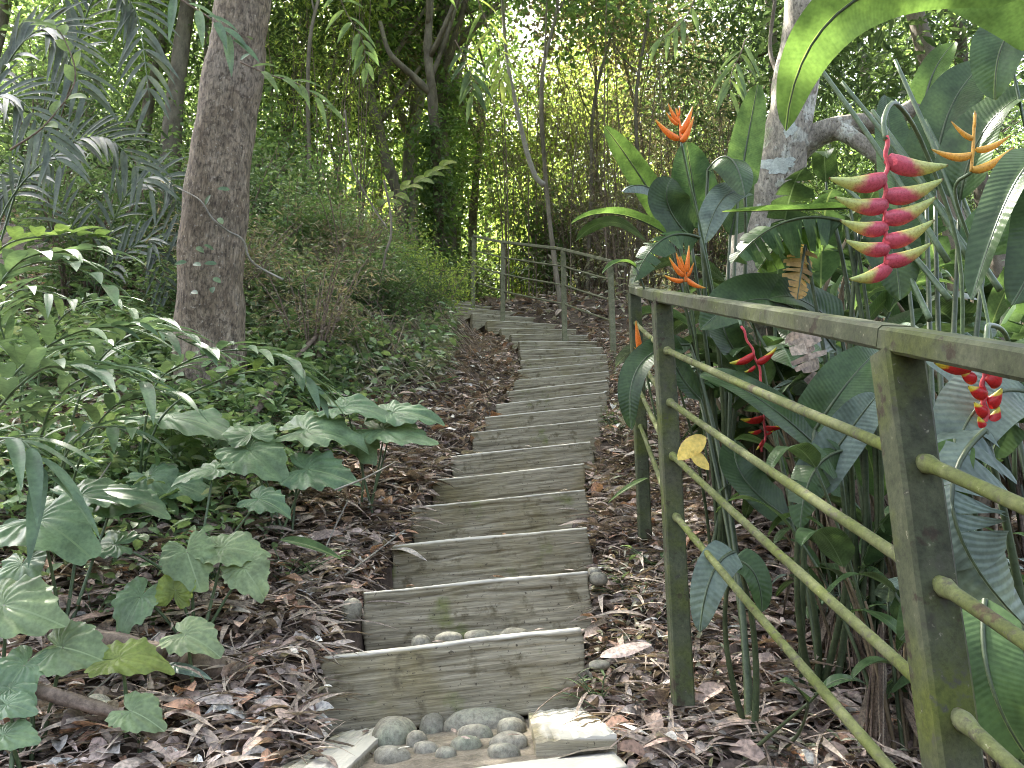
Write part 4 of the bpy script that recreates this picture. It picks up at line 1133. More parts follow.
for lab, leaves in TARO:
    pts = [P(l[0], l[1], l[2]) for l in leaves]
    m_ = np.mean(pts, 0); bx, by = m_[0], m_[1] + .06
    base = np.array([bx, by, float(ground_z(bx, by)) - .03])
    root = empty('taro_plant', base, lab, 'taro', 'taro plants on the left bank')
    for (px, py, d, lp_, ang, tilt, mt) in leaves:
        gi += 1
        c = P(px, py, d); L = lp_ / FPX * d * 1.0
        tl = R(tilt); V_ = np.array([0, math.cos(tl), math.sin(tl)]); n_ = np.array([0, -math.sin(tl), math.cos(tl)])
        td = math.cos(R(ang)) * np.array([1.0, 0, 0]) + math.sin(R(ang)) * V_
        c = c - td * L * .05
        gz = float(ground_z(c[0], c[1]))
        if c[2] < gz + .06: c[2] = gz + .06
        mb = MB(); taro_blade(mb, c, td, n_ + RNG.normal(0, .06, 3), L, gi)
        part(mb, 'leaf', M[mt], root)
        mb = MB(); tube(mb, bez(base + RNG.normal(0, .02, 3) * [1, 1, 0], (base + c) / 2 + [0, .02, .05], c - n_ * .004, 12), np.linspace(.007, .0035, 12), 7)
        part(mb, 'stalk', M['stalk'], root)

# ------------------------------------------------------------------ leafy shoots (ginger, palm fronds)
def shoot(root, pts, n, ll, lw, leafm, stemm, ang=50, droop=.35, r=.006, prof='lance', side_up=(0, -.3, 1), start=.12, both=True, jitter=.12, up_tilt=.1, name='blades', fold=.3):
    sp_ = spline(pts, 40); T = unit(np.gradient(sp_, axis=0))
    mb = MB(); tube(mb, sp_, np.linspace(r, r * .35, 40), 6)
    part(mb, 'stem', stemm, root)
    mb = MB()
    for k in range(n):
        f = start + (1 - start) * k / (n - 1)
        i_ = min(39, int(f * 39)); p = sp_[i_]; t = T[i_]
        s = unit(np.cross(t, np.asarray(side_up, float))) * (1 if k % 2 else -1)
        a = R(ang * (1 - .55 * f)) * (1 + RNG.normal(0, jitter))
        d = unit(t * math.cos(a) + s * math.sin(a) + np.array([0, 0, up_tilt]) + RNG.normal(0, jitter, 3))
        l = ll * (1 - .35 * abs(f - .45) * 1.6) * RNG.uniform(.85, 1.1)
        tip = p + d * l + np.array([0, 0, -droop * l * RNG.uniform(.6, 1.3)])
        blade(mb, p, tip, lw * RNG.uniform(.85, 1.1), up=np.cross(s, t) * (1 if k % 2 else -1) * 0 + np.asarray(side_up, float), arch=.10, fold=fold, nu=9, nv=4, prof=prof)
    part(mb, name, leafm, root)

def clump(name, label, cat, group, base_pd, shoots):
    b = P(*base_pd); b[2] = float(ground_z(b[0], b[1]))
    root = empty(name, b, label, cat, group)
    for s in shoots:
        pts = [b] + [P(*q) for q in s['p']]
        kw = {k: v for k, v in s.items() if k != 'p'}
        shoot(root, pts, **kw)
    return root
gin = dict(leafm=M['ginger'], stemm=M['stalk'])
clump('ginger_plant', 'tall arching plant with long grey-green blades at the left edge', 'ginger', 'ginger plants on the left bank', (-40, 560, 2.5), [
    dict(p=[(-30, 460, 2.4), (10, 380, 2.3), (70, 335, 2.25), (140, 325, 2.2)], n=18, ll=0.288, lw=0.045, start=.3, **gin),
    dict(p=[(-40, 480, 2.3), (-10, 420, 2.2), (40, 370, 2.1), (90, 372, 2.05)], n=17, ll=0.300, lw=0.045, start=.3, droop=.3, **gin),
    dict(p=[(-40, 440, 2.5), (-20, 330, 2.45), (20, 262, 2.4), (95, 250, 2.35)], n=17, ll=0.240, lw=0.050, start=.35, **gin),
    dict(p=[(-60, 500, 2.2), (-30, 450, 2.1), (20, 440, 2.0), (50, 480, 1.95)], n=13, ll=0.264, lw=0.043, start=.3, droop=.4, **gin)])
clump('ginger_plant', 'arching leafy shoot spreading in front of the large trunk base', 'ginger', 'ginger plants on the left bank', (60, 520, 3.1), [
    dict(p=[(70, 430, 3.0), (100, 360, 2.95), (150, 330, 2.9), (205, 350, 2.85)], n=22, ll=0.240, lw=0.050, start=.35, ang=62, droop=.2, **gin),
    dict(p=[(80, 460, 2.9), (110, 410, 2.8), (150, 395, 2.75)], n=12, ll=0.240, lw=0.045, start=.4, droop=.3, **gin)])
clump('ginger_plant', 'long leafy shoot stretching right toward the ribbed taro leaf', 'ginger', 'ginger plants on the left bank', (140, 480, 3.5), [
    dict(p=[(150, 400, 3.35), (180, 365, 3.3), (235, 350, 3.25), (285, 362, 3.2), (318, 392, 3.15)], n=25, ll=0.252, lw=0.053, start=.3, ang=60, droop=.2, leafm=M['ginger'], stemm=M['stalk']),
    dict(p=[(160, 420, 3.4), (220, 380, 3.4), (270, 372, 3.3), (305, 388, 3.2)], n=10, ll=0.240, lw=0.043, start=.5, ang=40, droop=.1, leafm=M['ginger_lime'], stemm=M['stalk'])])
clump('ginger_plant', 'broad-bladed shoot at the left edge just above the long grey blades', 'ginger', 'ginger plants on the left bank', (-30, 420, 3.3), [
    dict(p=[(-20, 330, 3.2), (10, 275, 3.1), (60, 262, 3.0), (105, 285, 2.95)], n=16, ll=0.240, lw=0.062, start=.3, ang=55, droop=.15, **gin),
    dict(p=[(-20, 310, 3.3), (0, 250, 3.2), (50, 236, 3.1), (98, 238, 3.05)], n=14, ll=0.204, lw=0.056, start=.35, ang=50, droop=.1, leafm=M['ginger_lime'], stemm=M['stalk'])])
clump('ginger_plant', 'low dense ginger blades between the left edge and the nearly edge-on taro leaf', 'ginger', 'ginger plants on the left bank', (50, 520, 2.9), [
    dict(p=[(40, 450, 2.8), (60, 395, 2.7), (110, 372, 2.65), (165, 392, 2.6)], n=16, ll=.27, lw=.042, start=.3, ang=60, droop=.3, **gin),
    dict(p=[(30, 460, 2.8), (20, 400, 2.7), (40, 350, 2.65), (95, 345, 2.6)], n=16, ll=.27, lw=.042, start=.3, ang=60, droop=.3, **gin),
    dict(p=[(60, 470, 2.8), (90, 430, 2.7), (130, 430, 2.6)], n=10, ll=.24, lw=.04, start=.4, ang=60, droop=.4, **gin)])
clump('ginger_plant', 'grey-green ginger blades fanned against the dark slope left of the large trunk', 'ginger', 'ginger plants on the left bank', (40, 420, 4.0), [
    dict(p=[(40, 370, 3.9), (60, 320, 3.8), (100, 300, 3.7), (150, 318, 3.6)], n=16, ll=.28, lw=.04, start=.3, ang=60, droop=.3, **gin),
    dict(p=[(20, 380, 3.9), (0, 320, 3.8), (20, 290, 3.7), (70, 300, 3.6)], n=16, ll=.28, lw=.04, start=.3, ang=60, droop=.3, **gin)])
pl = dict(leafm=M['palm'], stemm=M['stalk'], side_up=(.1, -1, .35), jitter=.07)
clump('palm', 'feathery dark palm fronds hanging in the upper left corner', 'palm', None, (-30, 330, 5.0), [
    dict(p=[(-20, 140, 4.6), (10, 60, 4.4), (50, 30, 4.3), (85, 95, 4.2)], n=46, ll=.36, lw=.032, start=.35, ang=62, droop=.22, r=.007, **pl),
    dict(p=[(20, 180, 4.9), (70, 60, 4.7), (100, -10, 4.6), (135, 10, 4.5), (150, 100, 4.4)], n=54, ll=.34, lw=.032, start=.4, ang=62, droop=.22, r=.007, **pl),
    dict(p=[(-40, 180, 4.4), (-20, 110, 4.2), (20, 100, 4.1), (60, 165, 4.0)], n=40, ll=.36, lw=.032, start=.3, ang=62, droop=.22, r=.007, **pl),
    dict(p=[(0, 220, 4.8), (60, 150, 4.7), (110, 140, 4.6), (150, 190, 4.5)], n=44, ll=.36, lw=.03, start=.3, ang=62, droop=.22, r=.007, **pl)])
clump('palm', 'drooping grey palm fronds on the bank left of the large trunk', 'palm', None, (90, 330, 6.2), [
    dict(p=[(100, 260, 6.1), (130, 190, 6.0), (170, 180, 5.9), (180, 230, 5.8)], n=40, ll=.36, lw=.032, start=.3, ang=62, droop=.22, r=.007, **pl),
    dict(p=[(80, 250, 6.0), (50, 190, 5.9), (10, 185, 5.8), (-20, 240, 5.7)], n=40, ll=.36, lw=.032, start=.3, ang=62, droop=.22, r=.007, **pl),
    dict(p=[(110, 270, 5.9), (150, 240, 5.8), (168, 290, 5.7)], n=30, ll=.36, lw=.032, start=.3, ang=62, droop=.22, r=.007, **pl)])

# small leafy plants standing alone
def sprig(label, base, h, n, ll, lw, mat, px_spread=.12, cat='plant', name='seedling', group=None, seed=0):
    b = P(*base); b[2] = float(ground_z(b[0], b[1])) - .01
    g = np.random.default_rng(seed)
    root = empty(name, b, label, cat, group)
    m1, m2 = MB(), MB()
    for k in range(n):
        e = b + np.array([g.normal(0, px_spread), g.normal(0, px_spread), h * g.uniform(.4, 1)])
        tube(m1, bez(b, (b + e) / 2 + [0, 0, h * .2], e, 7), .0022, 5, cap=False)
        for q in range(4):
            f = .4 + .2 * q; p = b + (e - b) * f
            d = unit(np.array([g.normal(), g.normal(), g.uniform(-.3, .4)]))
            blade(m2, p, p + d * ll * g.uniform(.7, 1.1), lw, arch=.1, nu=6, nv=2, prof='oval' if lw / ll > .3 else 'lance')
    part(m1, 'stems', M['stalk'], root); part(m2, 'foliage', mat, root)
    return root
sprig('tuft of thin green blades at the right end of the lowest riser', (600, 690, 2.35), .12, 7, .075, .009, M['under'], .06, 'grass tuft', 'grass_tuft', seed=2)
for k, (px, py, d, lab) in enumerate([(230, 505, 3.0, 'small-leaved seedlings below the ribbed taro leaf'), (165, 505, 2.9, 'low seedling cluster right of the broad glossy taro'), (100, 560, 2.7, 'low seedling cluster in shadow under the broad glossy taro'),
                                      (290, 520, 3.1, 'pale low plants at the edge of the litter slope'), (205, 520, 3.0, 'leafy seedling behind the upright young taro'), (340, 375, 5.2, 'glossy broad-leaved plant on the bank above the taro leaves'),
                                      (370, 340, 6.2, 'leafy plant on the bank beside the upper steps'), (300, 400, 4.4, 'leafy seedlings behind the ribbed taro leaf'), (660, 460, 3.3, 'small plant by the foot of the third railing post'),
                                      (625, 500, 3.1, 'low creeping plant beside the fifth riser on the right'), (812, 750, 1.75, 'sprout in the litter at the bottom right of the photo'), (612, 380, 5.5, 'small green plants at the right ends of the upper steps'), (440, 345, 7.2, 'grassy tuft hanging beside the notched board ends')]):
    big = k in (5, 6, 7, 12)
    sprig(lab, (px, py, d), .3 if big else .16, 9 if big else 6, .13 if big else .07, .05 if big else .026, M['ginger'] if k % 2 else M['under'], .22 if big else .11, group='small plants on the ground', seed=20 + k)
# ------------------------------------------------------------------ heliconias on the right
def w_px(w, d): return w / FPX * d
def heli_leaf(root, base, tip, d0, d1, wpx, mat, up=(0, -.8, .6), arch=.12, fold=.3, tear=0, mid=None, twist=0, pet=None, seed=1, prof='paddle', curl=.1, sr=None):
    sr = sr or min(.013, .004 + w_px(wpx, d0) * .07)
    a = P(base[0], base[1], d0); b = P(tip[0], tip[1], d1)
    w_ = wpx / FPX * (d0 + d1) / 2
    mid_ = P(*mid) if mid is not None else None
    mb = MB(); g = np.random.default_rng(seed)
    blade(mb, a, b, w_, up=up, arch=arch, fold=fold, ripple=.025, nu=34, nv=8, prof=prof, mid=mid_, twist=twist, tear=tear, rng=g, curl=curl)
    part(mb, 'leaf', M[mat], root)
    # petiole runs to the plant's foot
    o = world_origin(root)
    t0 = unit(a - (mid_ if mid_ is not None else (b + (a - b) * .6)))
    q = a + t0 * .15
    ctrl = (o + a) / 2 + t0 * .12 if pet is None else P(*pet)
    mb = MB(); c = bez(o + g.normal(0, .03, 3) * [1, 1, 0], ctrl, a, 16)
    tube(mb, c, np.linspace(sr, sr * .5, 16), 8)
    # midrib
    cc = bez(a, (2 * mid_ - (a + b) / 2) if mid_ is not None else (a + b) / 2 + np.array([0, 0, arch * np.linalg.norm(b - a) * 2]), b, 16)
    tube(mb, cc, np.linspace(sr * .48, .0012, 16), 6, cap=False)
    part(mb, 'stalk', M['stalk_dark'], root)

def heli_root(px, d, label):
    x = (px - 512) / FPX * d; y = d * .97
    return empty('heliconia_plant', (x, y, float(ground_z(x, y)) - .03), label, 'heliconia', 'heliconia plants beyond the near railing')

h1 = heli_root(712, 3.4, 'heliconia with upright bright green leaves in front of the leaning trunk')
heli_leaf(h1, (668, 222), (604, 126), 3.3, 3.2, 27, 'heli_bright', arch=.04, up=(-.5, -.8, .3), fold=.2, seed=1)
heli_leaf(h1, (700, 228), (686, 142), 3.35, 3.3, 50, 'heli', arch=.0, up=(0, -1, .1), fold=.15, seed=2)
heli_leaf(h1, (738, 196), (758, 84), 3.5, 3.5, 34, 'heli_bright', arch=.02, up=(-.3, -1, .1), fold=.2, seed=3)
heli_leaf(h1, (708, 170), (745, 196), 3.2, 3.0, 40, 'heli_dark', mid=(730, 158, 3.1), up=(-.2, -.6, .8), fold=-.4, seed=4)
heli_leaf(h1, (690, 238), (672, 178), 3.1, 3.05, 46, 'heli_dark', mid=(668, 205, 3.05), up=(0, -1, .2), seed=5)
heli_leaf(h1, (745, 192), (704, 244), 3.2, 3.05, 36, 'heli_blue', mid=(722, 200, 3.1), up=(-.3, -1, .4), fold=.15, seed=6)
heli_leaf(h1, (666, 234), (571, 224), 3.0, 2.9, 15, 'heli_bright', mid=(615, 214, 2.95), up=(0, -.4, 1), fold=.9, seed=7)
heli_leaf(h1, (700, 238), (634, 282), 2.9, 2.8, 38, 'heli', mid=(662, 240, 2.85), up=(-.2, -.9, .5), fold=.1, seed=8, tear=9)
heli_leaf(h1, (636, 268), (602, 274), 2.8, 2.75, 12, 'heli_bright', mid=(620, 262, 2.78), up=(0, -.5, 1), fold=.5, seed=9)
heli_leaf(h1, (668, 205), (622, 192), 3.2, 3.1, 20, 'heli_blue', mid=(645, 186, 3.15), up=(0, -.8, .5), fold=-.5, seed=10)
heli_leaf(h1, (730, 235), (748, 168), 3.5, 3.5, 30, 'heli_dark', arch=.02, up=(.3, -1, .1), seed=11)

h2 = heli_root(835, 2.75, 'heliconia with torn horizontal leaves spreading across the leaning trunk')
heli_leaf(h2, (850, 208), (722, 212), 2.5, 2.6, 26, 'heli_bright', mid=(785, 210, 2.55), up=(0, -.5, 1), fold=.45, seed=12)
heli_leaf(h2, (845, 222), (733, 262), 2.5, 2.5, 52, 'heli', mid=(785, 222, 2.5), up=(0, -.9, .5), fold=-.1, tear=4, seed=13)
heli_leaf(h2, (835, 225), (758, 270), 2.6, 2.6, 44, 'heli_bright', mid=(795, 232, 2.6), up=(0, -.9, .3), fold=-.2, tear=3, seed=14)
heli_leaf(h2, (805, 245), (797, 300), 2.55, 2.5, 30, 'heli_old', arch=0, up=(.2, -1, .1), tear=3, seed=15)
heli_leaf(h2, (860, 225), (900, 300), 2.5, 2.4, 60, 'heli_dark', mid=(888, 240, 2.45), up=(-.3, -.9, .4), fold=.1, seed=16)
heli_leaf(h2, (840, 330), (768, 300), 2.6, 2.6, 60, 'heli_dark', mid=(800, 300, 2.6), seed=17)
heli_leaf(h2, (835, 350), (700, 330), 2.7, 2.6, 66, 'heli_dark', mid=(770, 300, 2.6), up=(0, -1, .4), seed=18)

h3 = heli_root(905, 2.2, 'heliconia with hanging red and yellow claw-shaped flower above the railing')
heli_leaf(h3, (905, 250), (885, 95), 2.9, 3.1, 42, 'heli_dark', arch=.05, up=(0, -1, .2), seed=19)
heli_leaf(h3, (935, 190), (990, 60), 2.6, 2.6, 60, 'heli_dark', mid=(950, 110, 2.6), up=(-.6, -.8, .2), seed=20)
heli_leaf(h3, (960, 200), (1034, 90), 2.4, 2.3, 66, 'heli_dark', mid=(985, 130, 2.35), up=(-.5, -.6, .6), fold=.4, seed=21)
heli_leaf(h3, (925, 105), (955, 42), 3.0, 3.0, 34, 'heli_bright', mid=(935, 70, 3.0), up=(-.8, -.8, .2), fold=.3, seed=22)
heli_leaf(h3, (985, 255), (1040, 215), 2.2, 2.1, 60, 'heli', mid=(1010, 215, 2.15), seed=23)

h4 = heli_root(1040, 1.75, 'heliconia at the right edge with a huge bright leaf arching over the top')
heli_leaf(h4, (1060, -22), (786, 131), 1.7, 1.75, 66, 'heli_bright', mid=(862, -4, 1.7), up=(.15, .75, .75), fold=-.10, seed=24, curl=.2)
heli_leaf(h4, (1075, 30), (905, -25), 1.9, 2.0, 80, 'heli_bright', mid=(990, -20, 1.9), up=(0, .6, .8), fold=.1, seed=25)
heli_leaf(h4, (1050, 150), (972, 300), 1.45, 1.4, 50, 'heli_dark', mid=(1012, 190, 1.42), up=(-.9, -.5, .4), fold=.5, seed=26)
heli_leaf(h4, (1045, 160), (1012, 305), 1.5, 1.4, 70, 'heli_dark', mid=(1050, 220, 1.42), up=(-.5, -1, .2), fold=.1, seed=27)
heli_leaf(h4, (1040, 20), (995, 100), 2.2, 2.2, 60, 'heli', mid=(1005, 40, 2.2), up=(-.5, -.8, .5), seed=28)
# diagonal stalks above the red flower
mb = MB()
for (a, b) in [((975, 262), (842, 82)), ((968, 258), (872, 110)), ((978, 268), (895, 60)), ((950, 300), (838, 180)), ((985, 262), (925, 120)), ((930, 320), (870, 215)), ((1000, 290), (905, 165)), ((948, 262), (800, 40))]:
    c = spline([P(a[0], a[1], 2.3), P((a[0] + b[0]) / 2 + 3, (a[1] + b[1]) / 2 - 3, 2.45), P(b[0], b[1], 2.6)], 16)
    tube(mb, c, np.linspace(.0095, .006, 16), 8)
part(mb, 'stalk', M['stalk'], h3)

h5 = heli_root(975, 1.75, 'heliconia with pleated pale sheeny leaves low behind the nearest post')
heli_leaf(h5, (985, 430), (1040, 640), 1.6, 1.5, 100, 'heli_blue', mid=(955, 520, 1.5), up=(-.5, -1, .3), fold=.12, tear=7, seed=30)
heli_leaf(h5, (1045, 400), (948, 480), 1.7, 1.6, 80, 'heli_blue', mid=(985, 400, 1.65), up=(-.2, -.9, .5), fold=.1, seed=31)
heli_leaf(h5, (1010, 400), (918, 350), 1.9, 1.9, 78, 'heli_blue', mid=(965, 365, 1.9), up=(0, -1, .3), fold=.1, seed=32)
heli_leaf(h5, (985, 600), (1030, 760), 1.4, 1.3, 66, 'heli', mid=(990, 680, 1.32), up=(-.6, -.9, .2), fold=.1, seed=33)
heli_leaf(h5, (955, 440), (942, 530), 1.6, 1.55, 34, 'heli_bright', mid=(952, 480, 1.55), up=(-.4, -1, .1), seed=34)
heli_leaf(h5, (1035, 330), (985, 470), 1.75, 1.7, 50, 'heli', mid=(1015, 395, 1.7), up=(-.4, -1, .1), seed=35, tear=8)
heli_leaf(h5, (930, 520), (900, 640), 1.7, 1.6, 40, 'heli_dark', mid=(925, 590, 1.6), up=(-.4, -1, .1), seed=36)

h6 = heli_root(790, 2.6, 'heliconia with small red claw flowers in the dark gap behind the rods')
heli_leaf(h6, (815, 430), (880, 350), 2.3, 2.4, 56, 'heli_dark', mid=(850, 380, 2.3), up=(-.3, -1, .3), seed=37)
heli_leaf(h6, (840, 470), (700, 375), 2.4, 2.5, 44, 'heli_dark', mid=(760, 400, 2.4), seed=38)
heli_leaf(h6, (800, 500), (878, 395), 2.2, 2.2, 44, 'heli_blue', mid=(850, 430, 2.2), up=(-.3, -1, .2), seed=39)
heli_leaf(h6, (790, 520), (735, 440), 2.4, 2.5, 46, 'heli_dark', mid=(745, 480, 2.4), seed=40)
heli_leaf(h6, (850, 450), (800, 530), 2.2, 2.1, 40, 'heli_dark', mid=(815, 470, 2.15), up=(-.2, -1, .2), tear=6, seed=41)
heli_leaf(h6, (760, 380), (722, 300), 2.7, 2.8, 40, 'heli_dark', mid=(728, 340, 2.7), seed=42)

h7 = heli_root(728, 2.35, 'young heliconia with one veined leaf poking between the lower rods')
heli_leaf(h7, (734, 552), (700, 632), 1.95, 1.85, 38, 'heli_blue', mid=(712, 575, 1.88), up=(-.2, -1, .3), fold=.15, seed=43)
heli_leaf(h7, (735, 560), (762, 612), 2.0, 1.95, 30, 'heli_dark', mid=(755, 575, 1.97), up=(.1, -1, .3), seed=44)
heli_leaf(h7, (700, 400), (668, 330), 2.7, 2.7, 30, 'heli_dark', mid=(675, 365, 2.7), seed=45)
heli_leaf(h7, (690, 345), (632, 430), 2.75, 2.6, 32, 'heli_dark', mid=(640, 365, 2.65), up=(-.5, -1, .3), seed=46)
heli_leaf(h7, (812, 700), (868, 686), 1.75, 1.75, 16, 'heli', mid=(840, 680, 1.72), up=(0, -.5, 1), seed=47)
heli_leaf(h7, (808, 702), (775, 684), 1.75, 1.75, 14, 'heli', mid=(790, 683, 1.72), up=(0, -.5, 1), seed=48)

# filler plants deeper in the clump
FILL = []
def fill_plant(seed, h, nl, mats):
    g = np.random.default_rng(seed)
    root = empty('heliconia_plant', (0, 0, 0), 'leafy heliconia with broad dark leaves in the thick of the clump', 'heliconia', 'broad-leaved heliconias in the back of the clump')
    for k in range(nl):
        a = g.random() * 6.28; lean = g.uniform(.1, .42); hh = h * g.uniform(.4, .95)
        out = np.array([math.cos(a), math.sin(a), 0])
        p1 = out * lean * hh + [0, 0, hh]
        L = g.uniform(.42, .68); p2 = p1 + out * L * .7 + [0, 0, L * g.uniform(-.3, .75)]
        mid = p1 + (p2 - p1) * .5 + [0, 0, .12 * L + .05]
        mb = MB()
        blade(mb, p1, p2, g.uniform(.13, .2), up=(0, 0, 1) if abs(unit(p2 - p1)[2]) < .8 else -out, mid=mid, fold=g.uniform(0, .35), ripple=.03, nu=22, nv=6, prof='paddle', rng=g, tear=int(g.choice([0, 0, 5])), curl=.15)
        mb.build('leaf', M[mats[k % len(mats)]], root, origin=np.zeros(3))
        mb = MB(); tube(mb, bez(np.array([out[0] * .04, out[1] * .04, -.1]), out * lean * hh * .3 + [0, 0, hh * .6], p1, 12), np.linspace(.013, .007, 12), 7)
        mb.build('stalk', M['stalk_dry'] if k % 3 else M['stalk_dark'], root, origin=np.zeros(3))
    # dead sheaths hanging around the foot
    mb = MB()
    for k in range(34):
        a = g.random() * 6.28; o_ = np.array([math.cos(a), math.sin(a), 0])
        z0 = g.uniform(.2, .75)
        tube(mb, bez(o_ * .03 + [0, 0, z0], o_ * .12 + [0, 0, z0 * .7], o_ * g.uniform(.1, .3) + [0, 0, -.02], 7), g.uniform(.003, .008), 5, cap=False)
        if k % 2: blade(mb, o_ * .05 + [0, 0, z0], o_ * g.uniform(.12, .3) + [0, 0, .05], g.uniform(.03, .07), up=(-o_[1], o_[0], .1), fold=.6, nu=8, nv=4, curl=1.0)
    mb.build('dead_sheaths', M['sheath'], root, origin=np.zeros(3))
    return root
FILL = [fill_plant(301, 1.35, 9, ['heli_dark', 'heli', 'heli_dark']), fill_plant(302, 1.6, 10, ['heli_dark', 'heli_blue', 'heli', 'heli_dark']), fill_plant(303, 1.15, 9, ['heli', 'heli_dark', 'heli_dark'] ), fill_plant(304, .75, 12, ['heli_dark', 'heli', 'heli_dark', 'heli_blue'])]
fs = [(1.35, 2.75), (1.4, 3.5), (1.75, 3.1), (2.3, 2.6), (1.6, 3.9), (2.4, 3.6), (2.1, 2.0), (2.7, 4.4), (1.95, 4.9), (3.2, 3.2), (1.5, 2.1), (3.4, 5.0), (2.6, 5.8), (3.0, 2.3), (1.15, 2.9), (1.02, 2.2), (1.25, 2.35), (1.08, 2.6), (1.1, 1.85), (1.35, 1.7), (1.5, 4.3), (1.45, 3.3), (1.3, 3.1)]
FILL_ITEMS = []
fs = fs[:3] + [(1.3, 2.15)] + fs[3:] + [(1.12, 2.75), (1.5, 2.7), (1.45, 3.6), (1.3, 3.9)]
HZ = [(800, 'left of the nearest post'), (900, 'behind the nearest post'), (1010, 'right of the nearest post'), (9999, 'at the right edge of the clump')]
for k, (x, y) in enumerate(fs):
    kk = k if k < 4 else (3 if k >= len(fs) - 4 else k % 3)
    o = FILL[kk] if k < 4 else copy_tree(FILL[kk])
    s = .92 + .1 * math.sin(k * 3.3) + (.35 if y > 3.5 else 0) - (.3 if y < 2.9 and x < 2.6 else 0) - (.17 if k >= 15 and y < 3 else 0)
    o.location = (x, y, float(ground_z(x, y))); o.rotation_euler = (0, 0, k * 1.9); o.scale = (s, s, s)
    FILL_ITEMS.append((o, ['dark broad-leaved', 'tall grey-green', 'short green', 'low drooping'][kk]))
ZONES = HZ
label_by_place(FILL_ITEMS, 'heliconia')

# ---- flowers
def bractmat(name, c0, c1, c2, edge0, edge1):
    m, ns, ln = newmat(name)
    uv = ns.new('ShaderNodeUVMap'); sp_ = ns.new('ShaderNodeSeparateXYZ'); ln.new(uv.outputs[0], sp_.inputs[0])
    tc = ns.new('ShaderNodeTexCoord'); nz = ns.new('ShaderNodeTexNoise'); nz.inputs['Scale'].default_value = 60; ln.new(tc.outputs['Object'], nz.inputs['Vector'])
    ma = ns.new('ShaderNodeMath'); ma.operation = 'MULTIPLY_ADD'; ln.new(nz.outputs[0], ma.inputs[0]); ma.inputs[1].default_value = .22; ln.new(sp_.outputs[1], ma.inputs[2])
    # the rim (one side of the boat) turns yellow earlier
    co = ns.new('ShaderNodeMath'); co.operation = 'MULTIPLY'; ln.new(sp_.outputs[0], co.inputs[0]); co.inputs[1].default_value = 6.2832
    cs = ns.new('ShaderNodeMath'); cs.operation = 'COSINE'; ln.new(co.outputs[0], cs.inputs[0])
    m2 = ns.new('ShaderNodeMath'); m2.operation = 'MULTIPLY_ADD'; ln.new(cs.outputs[0], m2.inputs[0]); m2.inputs[1].default_value = .14; ln.new(ma.outputs[0], m2.inputs[2])
    rp_ = ramp(ns, [(0, tuple(v * .75 for v in c0)), (edge0 * .5, c0), (edge0, c0), (edge1, c1), (1, c2)]); ln.new(m2.outputs[0], rp_.inputs[0])
    n4 = ns.new('ShaderNodeTexNoise'); n4.inputs['Scale'].default_value = 170; n4.inputs['Detail'].default_value = 7; n4.inputs['Roughness'].default_value = .7; ln.new(tc.outputs['Object'], n4.inputs['Vector'])
    r4 = ramp(ns, [(.36, (.62, .5, .45)), (.52, (1, 1, 1)), (.75, (1.12, 1.12, 1.05))]); ln.new(n4.outputs[0], r4.inputs[0])
    m4 = ns.new('ShaderNodeMixRGB'); m4.blend_type = 'MULTIPLY'; m4.inputs[0].default_value = .8; ln.new(rp_.outputs[0], m4.inputs[1]); ln.new(r4.outputs[0], m4.inputs[2])
    tp = ns.new('ShaderNodeMapRange'); tp.inputs[1].default_value = .955; tp.inputs[2].default_value = .99; ln.new(sp_.outputs[1], tp.inputs[0])
    m5 = ns.new('ShaderNodeMixRGB'); ln.new(tp.outputs[0], m5.inputs[0]); ln.new(m4.outputs[0], m5.inputs[1]); m5.inputs[2].default_value = (.14, .08, .03, 1)
    rp_ = m5
    pb = ns.new('ShaderNodeBsdfPrincipled'); pb.inputs['Roughness'].default_value = .42
    pb.inputs['Subsurface Weight'].default_value = 0
    ln.new(rp_.outputs[0], pb.inputs['Base Color'])
    tr = ns.new('ShaderNodeBsdfTranslucent'); ln.new(rp_.outputs[0], tr.inputs[0]); mx = ns.new('ShaderNodeMixShader'); mx.inputs[0].default_value = .25
    ln.new(pb.outputs[0], mx.inputs[1]); ln.new(tr.outputs[0], mx.inputs[2])
    out = ns.new('ShaderNodeOutputMaterial'); ln.new(mx.outputs[0], out.inputs[0])
    return m
M['bract_red'] = bractmat('red_bract', (.56, .10, .135), (.55, .55, .16), (.46, .54, .18), .46, .64)
M['bract_deep'] = bractmat('deep_red_bract', (.50, .02, .02), (.62, .50, .04), (.5, .5, .06), .72, .82)
M['bract_orange'] = bractmat('orange_bract', (.85, .24, .03), (.85, .30, .04), (.70, .40, .06), .5, .8)
M['bract_yellow'] = bractmat('yellow_orange_bract', (.78, .46, .08), (.80, .48, .09), (.70, .50, .12), .5, .8)
M['rachis'] = roughmat('red_rachis', [(.3, (.42, .05, .07)), (.7, (.6, .10, .10))], (30, 30, 30), 3, .5, .2, .001)

